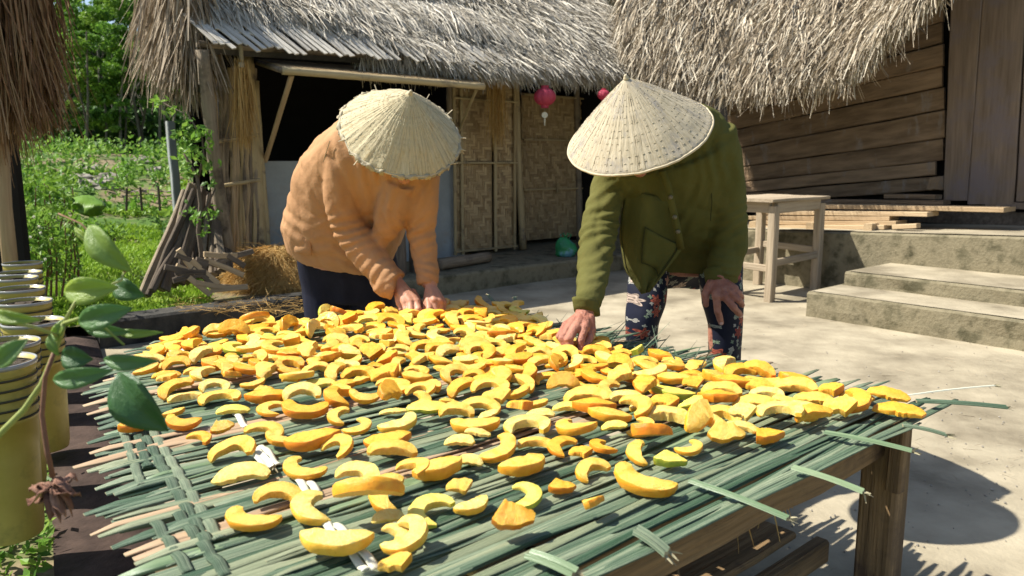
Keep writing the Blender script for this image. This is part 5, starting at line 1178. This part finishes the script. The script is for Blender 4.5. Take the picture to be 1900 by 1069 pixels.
hand(g, (1331, 519, 2.345), [q(1415, 290, 2.31, .012), q(1490, 320, 2.29, .013), q(1560, 320, 2.285, .013), q(1610, 290, 2.29, .0125), q(1640, 250, 2.30, .0115)][1:],
     [[q(1490, 325, 2.29, .0122), q(1500, 440, 2.285, .0112), q(1528, 535, 2.30, .0092)], [q(1560, 325, 2.285, .0122), q(1635, 410, 2.27, .0112), q(1692, 475, 2.30, .0092)],
      [q(1615, 295, 2.29, .0115), q(1670, 340, 2.275, .0105), q(1706, 388, 2.30, .009)], [q(1640, 255, 2.30, .0105), q(1680, 290, 2.29, .0095), q(1702, 325, 2.31, .0085)],
      [q(1440, 210, 2.33, .015), q(1398, 300, 2.315, .0125), q(1402, 385, 2.31, .0095)]], .029)
limb(g, [(1336, 498, 2.36, 18), (1331, 519, 2.345, 18.5)])
mh = remeshed(g, .0025, 2, lambda c: mnoise.noise(c*70)*.0011+(abs(mnoise.noise(c*45))-.2)*-.0014)
fromworld(joinmesh(me, mh), 'body', ['oldskin'], w2)
for x, y, d in ((222, 745, 1.915), (243, 778, 1.895), (272, 790, 1.882), (350, 785, 1.888), (1530, 542, 2.291), (1696, 480, 2.291)):
    g = MB(); c = P(1000+x/k, 480+y/k, d); ball(g, c, .0055, .002, .006, n=10, m=6); part('fingernail', g, 'nail', w2, True)
hair_eyes(w2, hc2, r2, f2, u2)
g = MB(); rr = [[P(1244, 318, 2.19)+(CR*math.cos(a)*.05+CT*math.sin(a)*.035)*s_-CU*z_ for a in [2*math.pi*i/16 for i in range(16)]] for s_, z_ in ((1.0, -.03), (1.15, 0), (.8, .02))]; pass
cone_hat(w2, P(1185, 249, 2.085), CR*(-.36*.81)+CU*(.933*.81)+CT*.586, .194, .166, 'hatgrey', 'grey conical hat with a cracked right edge', 8, crack=1.0)
# ================================================================ SMALLER THINGS
# timber stool by the platform
st = thing('timber_stool', 'tall bare timber stool with stretchers standing in front of the stone platform', 'stool', tuple(W(4.95, 3.0, 0)))
c0 = Z(1427, 560, 0); ca0, cb0 = c0.dot(AX), c0.dot(BX)-.0; H_ = .73; LA, LB = .66, .50
for i, (a, b) in enumerate(((0, 0), (LA, 0), (0, LB), (LA, LB))):
    g = MB(); g.box(W(ca0+a, cb0+b, H_/2-.02), H_-.04, .062, .062, ax=UZ, az=NB, jit=.0025, bev=.007); part('leg', g, 'stoolwood', st)
for k in range(3):
    g = MB(); g.box(W(ca0+LA/2, cb0-.02+LB*(k+.5)/3, H_), LA+.16, (LB+.1)/3-.004, .022, ax=AX, jit=.0015, bev=.003); part('top_board', g, 'stoolwood', st)
for a0, b0, a1, b1, z, h in ((0, 0, LA, 0, .675, .08), (0, LB, LA, LB, .675, .08), (0, 0, 0, LB, .675, .08), (LA, 0, LA, LB, .675, .08), (0, 0, LA, 0, .28, .05), (0, LB, LA, LB, .28, .05), (0, 0, 0, LB, .24, .05), (LA, 0, LA, LB, .33, .05)):
    p_, q_ = W(ca0+a0, cb0+b0, z), W(ca0+a1, cb0+b1, z+.01); g = MB(); g.box((p_+q_)/2, (q_-p_).length-.05, .028, h, ax=q_-p_, jit=.002, bev=.004); part('stretcher' if z < .5 else 'apron', g, 'stoolwood', st)
# sawn boards on the platform
pz = .45
def plat(x, y, z): return Z(x, y, z)
lb = [(1390, 423, 1640, 422, 6.0, .16, 'lowest light board of the pile, nearest the platform edge'), (1400, 413, 1662, 415, 6.05, .2, 'second board up at the front of the pile'), (1385, 404, 1650, 406, 6.1, .17, 'pale board with dappled light, left in the pile'),
      (1420, 395, 1720, 398, 6.1, .22, 'long board under the topmost one'), (1500, 383, 1862, 390, 6.2, .26, 'topmost long board reaching far to the right'), (1480, 374, 1750, 376, 6.45, .15, 'grey weathered board at the back of the pile'),
      (1640, 364, 1735, 366, 6.5, .14, 'short dark board lying on the back of the pile'), (1655, 421, 1700, 420, 5.95, .08, 'short offcut at the right foot of the pile')]
for i, (x0, y0, x1, y1, dz, w_, lab) in enumerate(lb):
    a_, b_ = onA(x0, y0, dz), onA(x1, y1, dz); d = b_-a_; sd = d.cross(UZ).normalized(); sd = sd if sd.dot(AX) > 0 else -sd
    g = MB(); g.box((a_+b_)/2+sd*w_/2, d.length, w_, .034, ax=d, az=UZ, jit=.002, bev=.003); single('sawn_board', g, 'plank' if i in (5, 6) else 'lumber', lab, 'board', tuple((a_+b_)/2), 'sawn boards piled on the platform')
for i in range(3):
    a_ = onA(1420+i*105, 412, 6.15); a_.z = pfz(a_)+.028; g = MB(); g.box(a_, .5, .06, .06, ax=AX*.9+BX*.1, jit=.003, bev=.005)
    single('bearer', g, 'lumber', ['left bearer under the board pile', 'middle bearer under the board pile', 'right bearer under the board pile'][i], 'board', tuple(a_), 'bearers under the sawn boards')
# log and stump
g = MB(); a_, b_ = Z(815, 491, .20), Z(906, 477, .20); g.tube([a_.lerp(b_, t/6) for t in range(7)], .045, 12, wob=.05); single('log', g, 'greybamboo', 'pale log lying on the terrace at the foot of the plaster panel', 'log', tuple(a_-UZ*.045), smooth=True)
g = MB(); a_ = onB(741, 520, 4.95); b_ = onB(737, 418, 4.95); g.tube([a_-UZ*.05, a_.lerp(b_, .5), b_], .06, 10, wob=.06); single('stump', g, 'bark', 'upright grey wood block behind the arms of the woman in beige', 'wood block', tuple(a_))
g = MB(); a_ = onB(768, 520, 5.0); b_ = onB(766, 425, 5.0); g.tube([a_-UZ*.05, b_], .035, 8, wob=.05); single('stump', g, 'bark', 'thin dark stake just right of the upright wood block', 'stake', tuple(a_))
# green bag
g = MB(); c = Z(1049, 476, .15); rings = []
for i in range(10):
    t = i/9; rr = .098*(math.sin(math.pi*(.18+.72*t))**.7)*(1.05-.35*t)
    rings.append([c+Vector((math.cos(a)*rr*1.1, math.sin(a)*rr*.7, t*.175))*1+Vector((math.cos(a), math.sin(a), 0))*.016*fbm(a*1.5, t*4)+CR*.02*math.sin(t*5)*t for a in [2*math.pi*k/24 for k in range(24)]])
g.loft(rings)
bagt = thing('plastic_bag', 'crumpled green and blue plastic bag sitting on the terrace beside the dark doorway', 'bag', tuple(c)); part('bag_body', g, 'bag', bagt, True)
for sx in (-1, 1):
    g = MB(); g.tube([c+Vector((sx*.03, 0, .16)), c+Vector((sx*.05, -.01, .195)), c+Vector((sx*.02, -.01, .215)), c+Vector((0, 0, .165))], [.012, .009, .007, .01], 7, wob=.2, flat=.4); part('bag_handle', g, 'bag', bagt, True)
# lanterns
def lantern(x, y, d, s, lab):
    c = P(x, y, d); t = thing('paper_lantern', lab, 'lantern', tuple(c), 'pink lanterns under the eave'); g = MB(); rings = []
    for i in range(15):
        ph = -math.pi/2*.94+math.pi*.94*i/14; rings.append([c+Vector((math.cos(a), math.sin(a), 0))*s*math.cos(ph)*(1-.10*(1-abs(math.cos(a*4)))**2+.0)+UZ*s*.82*math.sin(ph) for a in [2*math.pi*k/64 for k in range(64)]])
    g.loft(rings); part('shade', g, 'lantern', t, True)
    g = MB(); g.tube([c+UZ*s*.78, c+UZ*s*1.0], s*.34, 14); part('cap', g, 'lantern', t)
    g = MB(); g.tube([c-UZ*s*.76, c-UZ*s*.98], s*.36, 14); part('cap', g, 'lantern', t)
    g = MB(); g.tube([c+UZ*s*.95, c+UZ*(s*.95+.15)], .0025, 5); g.tube([c-UZ*s, c-UZ*s*1.35], .0025, 5); part('cord', g, 'cord', t)
    g = MB(); e = c-UZ*s*1.62; g.tube([e-CT*.004, e+CT*.004], s*.28, 14); part('disc', g, 'tassel', t)
    g = MB(); g.tube([e-UZ*s*.3, e-UZ*s*.55, e-UZ*s*.95], [.006, .007, .004], 7); part('tassel', g, 'tassel', t)
lantern(1011, 180, 6.6, .092, 'pink ribbed paper lantern with a white disc hanging clear in front of the dark doorway')
lantern(1120, 176, 6.9, .055, 'dark red lantern mostly hidden behind the grey conical hat')
# straw bundles hanging on the hut
for (x, y0, y1, b, w_, nm, lab) in ((448, 108, 290, 4.98, 18, 'goldstraw', 'golden straw broom hanging from the eave at the hut corner'), (922, 140, 285, 5.3, 20, 'goldstraw', 'brown straw bundle hanging in front of the woven bamboo panel')):
    t_, e_ = onB(x, y0, b), onB(x+4, y1, b); L = (t_-e_).length; dw = w_/F*t_.y; tt = thing('straw_broom', lab, 'broom', tuple(e_), 'straw bundles hanging on the hut')
    n = 900 if x < 500 else 420; v = []; d = []; ln = []
    for _ in range(n):
        o_ = AX*random.gauss(0, dw*.36)+BX*random.gauss(0, .015); h = random.random()*.45; v.append(t_-UZ*h*L+o_); dd = (-UZ+AX*(random.gauss(0, .07)+o_.dot(AX)*.6*(1-h))+BX*random.gauss(0, .05)).normalized(); d.append(dd); ln.append(L*random.uniform(.35, .75)*(1-h*.5))
    g = MB(); blades(g, v, d, np.array(ln), RNG.uniform(.002, .006, n), K=3, curl=.08, droop=0); part('straw', g, nm, tt, kind='stuff')
    g = MB(); g.tube([t_+UZ*.08, t_-UZ*.03], .014, 8); g.tube([t_-UZ*.03, t_-UZ*.06], dw*.6, 10, flat=.5); part('binding', g, 'cord', tt)
# heap of straw
hp = thing('straw_heap', 'heap of golden rice straw on the ground beside the kerb', 'straw heap', tuple(Z(495, 545, .1)))
hc = Z(498, 548, .1)+Vector((0, .22, 0)); g = MB(); rings = []
for i in range(8):
    t = i/7; rings.append([hc+Vector((math.cos(a)*.33*math.sqrt(1-t*t*.97), math.sin(a)*.2*math.sqrt(1-t*t*.97), t*.30))*(1+.12*fbm(a, t*2)) for a in [2*math.pi*k/20 for k in range(20)]])
g.loft(rings); part('core', g, 'goldstraw', hp, True)
n = 5200; v = []; d = []
for _ in range(n):
    a = random.uniform(0, 6.28); t = random.random(); rr = math.sqrt(max(0, 1-t*t*.97))*random.uniform(.9, 1.08); v.append(hc+Vector((math.cos(a)*.33*rr, math.sin(a)*.20*rr, t*.32))); dd = Vector((math.cos(a+random.gauss(0, .9)), math.sin(a+random.gauss(0, .9)), random.gauss(-.35, .35))); d.append(dd.normalized())
g = MB(); blades(g, v, d, RNG.uniform(.06, .2, n), RNG.uniform(.002, .0045, n), K=3, curl=.25, droop=.25)
n = 500; v = [Z(random.uniform(330, 590), random.uniform(552, 580), .15 if random.random() < .6 else .02)+Vector((0, 0, .004)) for _ in range(n)]; dd = RNG.normal(size=(n, 3)); dd[:, 2] *= .12
blades(g, v, dd/np.linalg.norm(dd, axis=1, keepdims=True), RNG.uniform(.04, .14, n), .003, K=2, curl=.1); part('straw', g, 'goldstraw', hp, kind='stuff')
# leaning stakes
labs = ['dark', 'grey', 'split', 'thin', 'thick', 'pale', 'rough', 'short']
for i in range(20):
    xb = 268+i*8.2+random.uniform(-4, 4); xt = 352+i*3.0+random.uniform(-8, 8); yt = 345+random.uniform(-15, 40)+abs(i-7)*3; yb = 548-i*2.6+random.uniform(-5, 5)
    b0 = 4.85+random.uniform(0, .25); p_ = onB(xb, yb, b0); q_ = onB(xt, yt, b0+.35); g = MB(); L = (q_-p_).length
    g.box((p_+q_)/2, L, random.uniform(.035, .075), random.uniform(.018, .04), ax=q_-p_, az=NB, jit=.006, bev=.006)
    where = 'leftmost' if i == 0 else ('rightmost' if i == 19 else f"{['second','third','fourth','fifth','sixth','seventh','eighth','ninth','tenth','eleventh','twelfth','thirteenth','fourteenth','fifteenth','sixteenth','seventeenth','eighteenth','nineteenth'][i-1]} from left")
    single('stake', g, 'bark' if i % 3 else 'greybamboo', f'{where} of the old stakes leaning at the hut corner', 'stake', tuple(p_), 'old stakes leaning against the hut corner')
for i in range(16):
    g = MB(); p_ = onB(random.uniform(330, 440), random.uniform(470, 535), 4.82); g.box(p_, random.uniform(.12, .3), .035, .02, ax=AX*random.uniform(.4, 1)+UZ*random.uniform(-.9, .2), az=NB, jit=.005, bev=.004)
    single('wood_chip', g, 'bark' if i % 2 else 'lumber', 'split firewood scrap lying among the leaning stakes at the hut corner', 'firewood', tuple(p_), 'split firewood scraps at the hut corner')
g = MB(); p_ = Z(428, 520, .12)+Vector((-.05, .1, 0)); rings = []
for i in range(9):
    t = i/8; c = p_+Vector((.10*t, 0, .02))+AX*t*.1+UZ*(.16*math.sin(t*2.4)); rings.append([c+(BX*math.cos(a)+UZ*math.sin(a))*.075*(1-.5*t)*(1+.35*fbm(a*1.5, t*3)) for a in [2*math.pi*k/14 for k in range(14)]])
g.loft(rings); single('driftwood', g, 'greybamboo', 'pale gnarled wood chunk beside the straw heap', 'wood chunk', tuple(p_))
# grey post in the garden with its low wire fence
g = MB(); p_ = P(331, 372, 7.2); q_ = P(315, 225, 7.2); p_.z = terrain_z(p_.dot(AX), p_.dot(BX))-.05; g.box((p_+q_)/2, (p_-q_).length, .07, .07, ax=q_-p_, az=NB, jit=.004, bev=.008); single('garden_post', g, 'plaster', 'grey square post standing at the garden edge behind the climbing plant', 'post', tuple(p_))
fn = thing('wire_fence', 'low sagging wire fence between thin sticks along the garden edge', 'fence', tuple(P(280, 365, 7.4)))
for x in (233, 262, 296, 330):
    p_ = P(x, 372, 7.4); q_ = P(x+random.uniform(-3, 3), 348+random.uniform(-4, 3), 7.4); g = MB(); g.tube([p_-UZ*.1, q_], .012, 6); part('stake', g, 'bark', fn)
for y in (354, 362):
    g = MB(); g.tube([P(225+i*10, y+2*math.sin(i), 7.4) for i in range(12)], .005, 4); part('wire', g, 'wire', fn)
# climbing plant
cp = thing('climbing_plant', 'leafy climbing plant with twisted stem in front of the leaning stakes', 'plant', tuple(P(370, 500, 4.9)))
path = [(372, 520), (374, 470), (368, 430), (372, 380), (366, 330), (350, 300), (338, 280)]; g = MB(); g.tube([P(x, y, 4.85) for x, y in path], [.016, .015, .014, .013, .011, .008, .005], 7, wob=.1)
g.tube([P(368, 330, 4.85), P(378, 290, 4.85), P(375, 255, 4.85), P(350, 215, 4.85), P(300, 190, 4.85)], [.009, .007, .006, .004, .003], 6); g.tube([P(372, 400, 4.85), P(385, 380, 4.85), P(400, 350, 4.85)], .005, 5); part('stem', g, 'bark', cp, True)
cs = []; tn = []
for (x, y, s_, n_) in ((296, 190, 14, 22), (318, 204, 12, 14), (345, 235, 22, 40), (375, 250, 22, 46), (365, 285, 24, 44), (345, 262, 22, 30), (385, 310, 18, 26), (350, 320, 20, 20), (372, 405, 18, 22), (395, 400, 16, 18), (352, 392, 16, 14), (388, 345, 14, 14), (362, 505, 18, 20), (378, 430, 14, 10), (330, 250, 16, 16)):
    for _ in range(n_): p_ = P(x+random.gauss(0, s_*.55), y+random.gauss(0, s_*.45), 4.82+random.gauss(0, .08)); cs.append(tuple(p_)); tn.append(random.uniform(.3, 1) if y < 230 else random.random()*.8)
g = MB(); leafcards(g, cs, RNG.uniform(.03, .062, len(cs)), up=.5, tint=np.array(tn), asp=.6); part('leaves', g, 'leafB', cp, kind='stuff')
# shrubs at the left
def shrub(x0, x1, y0, y1, d0, d1, n, s_, m, nm, lab, cat, flow=0, asp=.4):
    cs = []; tn = []
    for _ in range(n):
        x = random.uniform(x0, x1); y = random.uniform(y0, y1); e = fbm(x*.03, y*.05)
        if random.random() > .75+e: continue
        cs.append(tuple(P(x, y, random.uniform(d0, d1)))); tn.append(.45+.5*e+random.uniform(-.25, .3))
    t = thing(nm, lab, cat, tuple(Z((x0+x1)/2, y1, .05)) if y1 > 400 else tuple(P((x0+x1)/2, y1, d0))); g = MB(); leafcards(g, cs, RNG.uniform(.6, 1.4, len(cs))*s_, up=.6, tint=np.array(tn), asp=asp); part('leaves', g, m, t, kind='stuff')
    g = MB()
    for k in range(9 if y1 > 350 else 1):
        x = x0+(x1-x0)*(k+.5)/9; d = (d0+d1)/2; a_ = P(x, y1+(30 if y1 > 350 else 2), d); b_ = P(x+random.uniform(-12, 12), y0+15, d); g.tube([a_, (a_+b_)/2+CR*.02, b_], [.007, .006, .003], 5)
    part('stems', g, 'brownstem', t, kind='stuff')
    if flow:
        g = MB(); cs = [tuple(P(random.uniform(x0, x1), random.uniform(y0, y1), d0-.05)) for _ in range(flow)]
        for c in cs: leafcards(g, [c]*4, .022, up=2, asp=.7)
        part('flowers', g, 'flower', t, kind='stuff')
shrub(-60, 95, 385, 500, 4.2, 5.0, 1700, .055, 'leafB', 'flowering_shrub', 'bright leafy shrub with tiny pale flowers behind the yellow pots', 'shrub', 26)
shrub(-30, 140, 325, 395, 5.2, 6.0, 1100, .06, 'leafA', 'dark_shrub', 'dark glossy shrub under the brown hanging straw', 'shrub')
shrub(60, 150, 395, 520, 4.3, 4.9, 700, .05, 'leafA', 'young_shrub', 'thin young shrub at the edge of the lawn beside the kerb', 'shrub', 0)
shrub(215, 250, 300, 345, 8.5, 8.9, 260, .07, 'leafB', 'round_bush', 'small round bright bush beside the garden rocks', 'bush'); shrub(282, 308, 318, 345, 8.0, 8.3, 220, .06, 'leafB', 'round_bush', 'small round bush close to the grey garden post', 'bush')
g = MB(); g.sheet([[P(136+j*8.2+4*math.sin(i), 366+j*1.2+(i-3)*6.5*math.sin(math.pi*(j+1)/9)**.6+12, 5.0-.03*i+.02*math.cos(j*1.3+i)+.03*abs(i-3)) for j in range(8)] for i in range(7)], .003); single('banana_leaf', g, 'banana', 'bright green cut banana leaf drooping over the dark shrub', 'leaf', tuple(P(165, 380, 5)), smooth=True)
# low weeds under the pots
N = 7000; v = []
for _ in range(N):
    b = random.uniform(.6, 3.6); a = -.02+.16*b-random.uniform(.02, .8); v.append(W(a, b, .03+abs(random.gauss(0, .04))))
g = MB(); leafcards(g, v, RNG.uniform(.02, .05, N), up=.6); stuff('ground_weeds', g, 'leafB', 'low green weeds under and between the yellow pots', 'weeds')
# pots
pots = [(42, 490, 3.76), (37, 508, 3.43), (28, 518, 3.27), (37, 538, 2.98), (46, 562, 2.72), (62, 600, 2.36), (8, 640, 2.06), (-14, 676, 1.68)]
pl_ = ['farthest yellow pot in the row, only its rim showing', 'second farthest yellow pot in the row', 'third farthest yellow pot in the row', 'fourth yellow pot from the far end of the row', 'fifth yellow pot from the far end, soil showing', 'yellow pot standing out to the right of the row, next to the kerb', 'yellow pot second nearest in the row with dark bands', 'nearest tall yellow pot with dark bands, cut by the left frame']
def pot(c, s_, lab):
    t = thing('yellow_pot', lab, 'pot', (c.x, c.y, c.z-.41), 'yellow seedling pots in a row'); g = MB(); Rr = .085*s_; rings = []
    prof = [(.0, .76), (.02, .80), (.2, .88), (.28, .92)]+[(.28+.011*i, .925+(.018 if i % 2 else 0)+.004*i) for i in range(12)]
    prof = [(z, r) for z, r in prof]
    N_ = 40
    def ring(z, r): return [c+Vector((math.cos(a)*Rr*r, math.sin(a)*Rr*r, z-.41)) for a in [2*math.pi*k/N_ for k in range(N_)]]
    rings = [ring(z, r*(1+.01*math.sin(z*50))) for z, r in prof]+[ring(.415, 1.0), ring(.415, .985), ring(.36, .96)]
    g.loft(rings, caps=False); g.add(ring(.0, .76), [tuple(range(N_-1, -1, -1))]); part('pot_wall', g, 'potwall', t, True)
    g = MB(); g.loft([ring(.408, 1.0), ring(.408, 1.03), ring(.418, 1.03), ring(.418, .985), ring(.408, .985)], caps=False); part('pot_rim', g, 'potrim', t, True)
    for i in range(5): z = .29+i*.023; g = MB(); g.loft([ring(z, .955+.01*i), ring(z, .975+.01*i), ring(z+.005, .975+.01*i), ring(z+.005, .955+.01*i)], caps=False); part('pot_band', g, 'potband', t, True)
    g = MB(); rr = [[c+Vector((math.cos(a)*Rr*.965*q, math.sin(a)*Rr*.965*q, -.006+.004*fbm(a*2+c.y, q*3))) for a in [2*math.pi*k/24 for k in range(24)]] for q in (1, .75, .5, .25, .02)]; g.loft(rr); part('soil', g, 'potsoil', t, True)
for (x, y, d), lab in zip(pots, pl_): pot(P(x, y, d), 1.0, lab)
# rose twig in front
rp_ = thing('rose_plant', 'rose twig with out of focus green leaves and a withered brown bloom, nearest the camera', 'plant', tuple(P(-120, 900, .95)))
def rleaf(cx, cy, L, w_, ang, d, tone, bend=.15, tilt=0.0):
    g = MB(); rows = []; ca_, sa_ = math.cos(R(ang)), math.sin(R(ang)); s_ = d/F
    c = P(cx, cy, d); ux = CR*ca_-CU*sa_; uy = CR*-sa_-CU*ca_
    for i in range(15):
        t = i/14; ww = w_*.5*(math.sin(math.pi*min(1, t*1.02+.0)**.85))**.75*s_; ww = max(ww, .0004); x = (t-.5)*L*s_; z = bend*L*s_*(math.sin(t*3.1)-.5)
        row = []
        for j in (-1, -.6, -.2, 0, .2, .6, 1): row.append(c+ux*x+uy*(ww*j+.02*L*s_*math.sin(t*4))+CT*(z+abs(j)*ww*.35+tilt*j*ww+.0006*math.sin(t*40)*abs(j)))
        rows.append(row)
    g.sheet(rows, .0006, tint=tone); part('leaf', g, 'roseleaf', rp_, True)
for a in ((200, 462, 120, 50, 48, .86, .78), (166, 538, 104, 52, -4, .84, .9), (238, 538, 64, 42, 25, .88, .25), (192, 586, 106, 48, -14, .80, .45), (255, 617, 92, 17, 2, .84, .8), (141, 663, 62, 46, 10, .82, .18), (240, 670, 106, 32, 3, .80, .4), (150, 698, 118, 40, -8, .78, .42),
          (260, 748, 150, 84, 50, .84, .12), (25, 588, 100, 26, 10, .70, .85), (20, 655, 80, 40, -40, .68, .6), (110, 612, 52, 22, -60, .82, .8), (160, 440, 60, 14, 38, .9, .95), (100, 640, 46, 20, 70, .8, .7), (196, 612, 90, 26, 8, .83, .5)): rleaf(*a)
def st_(pts, r0, r1, m, nm, d0=.84, d1=.84):
    g = MB(); n_ = len(pts); g.tube([P(x, y, d0+(d1-d0)*i/(n_-1)) for i, (x, y) in enumerate(pts)], [r0+(r1-r0)*i/(n_-1) for i in range(n_)], 8); part(nm, g, m, rp_, True)
st_([(-160, 960), (-60, 870), (0, 805), (45, 760), (78, 712), (95, 670), (112, 625), (118, 600)], .0042, .0026, 'rosestem', 'stem', .84, .82)
st_([(118, 600), (150, 590), (185, 600), (230, 640)], .0022, .0012, 'rosestem', 'stem', .82, .81); st_([(112, 625), (60, 606), (0, 596), (-80, 590)], .002, .0015, 'rosestem', 'stem', .82, .72)
st_([(118, 600), (140, 560), (190, 535), (225, 520), (232, 500)], .002, .001, 'rosestem', 'stem', .82, .87); st_([(232, 505), (190, 455), (150, 415), (108, 396)], .0012, .0007, 'wither', 'stem', .86, .9)
st_([(100, 655), (84, 700), (78, 770), (88, 840), (98, 885)], .0024, .0030, 'brownstem', 'flower_stem', .82, .82)
g = MB(); fc = P(97, 905, .82)
for i in range(26):
    a = random.uniform(0, 6.28); e = random.uniform(-1.2, .5); d_ = Vector((math.cos(a)*math.cos(e)*1.25, math.sin(a)*math.cos(e), math.sin(e))).normalized(); u_ = d_.cross(Vector((.3, .2, 1))).normalized(); L = random.uniform(.014, .034); w_ = random.uniform(.010, .018)
    g.sheet([[fc+d_*L*t+u_*w_*j*(math.sin(math.pi*(.15+.75*t)))+Vector((0, 0, 1))*(.005*math.sin(t*6+j*2+i)-.008*t*t) for j in (-.5, -.2, .1, .5)] for t in (0, .3, .6, .85, 1)], .0007, tint=random.random())
part('withered_flower', g, 'wither', rp_, True)
# utility pole top and straws on the ground
g = MB(); p_ = P(264, 300, 29); p_.z = terrain_z(p_.dot(AX), p_.dot(BX)); g.tube([p_, Vector((p_.x-.02, p_.y, 8.5))], .09, 8); single('utility_pole', g, 'trunk', 'thin dark pole rising through the trees beside the hanging thatch', 'pole', tuple(p_))
n = 420; v = []
for _ in range(n): x, y = random.uniform(860, 1900), 560+random.random()**.8*330; q_ = Z(x, y, .006); v.append(q_)
dd = RNG.normal(size=(n, 3)); dd[:, 2] = 0.02; g = MB(); blades(g, v, dd/np.linalg.norm(dd, axis=1, keepdims=True), RNG.uniform(.015, .07, n), RNG.uniform(.001, .003, n), K=2, curl=.02, droop=0); stuff('straw_litter', g, 'tanthatch', 'loose bits of straw scattered on the concrete yard', 'straw')

g = MB()
for _ in range(420):
    q_ = Z(random.uniform(860, 1900), 560+random.random()**.8*480, .003); s_ = random.uniform(.002, .0055); g.add([q_+Vector((s_, 0, 0)), q_+Vector((0, s_*1.2, 0)), q_+Vector((-s_*.8, 0, 0)), q_+Vector((0, -s_, 0)), q_+Vector((0, 0, s_*.8)), q_-Vector((0, 0, .002))], [(0, 1, 4), (1, 2, 4), (2, 3, 4), (3, 0, 4), (1, 0, 5), (2, 1, 5), (3, 2, 5), (0, 3, 5)])
stuff('grit', g, 'rock', 'grit and tiny stones scattered over the concrete yard', 'grit')
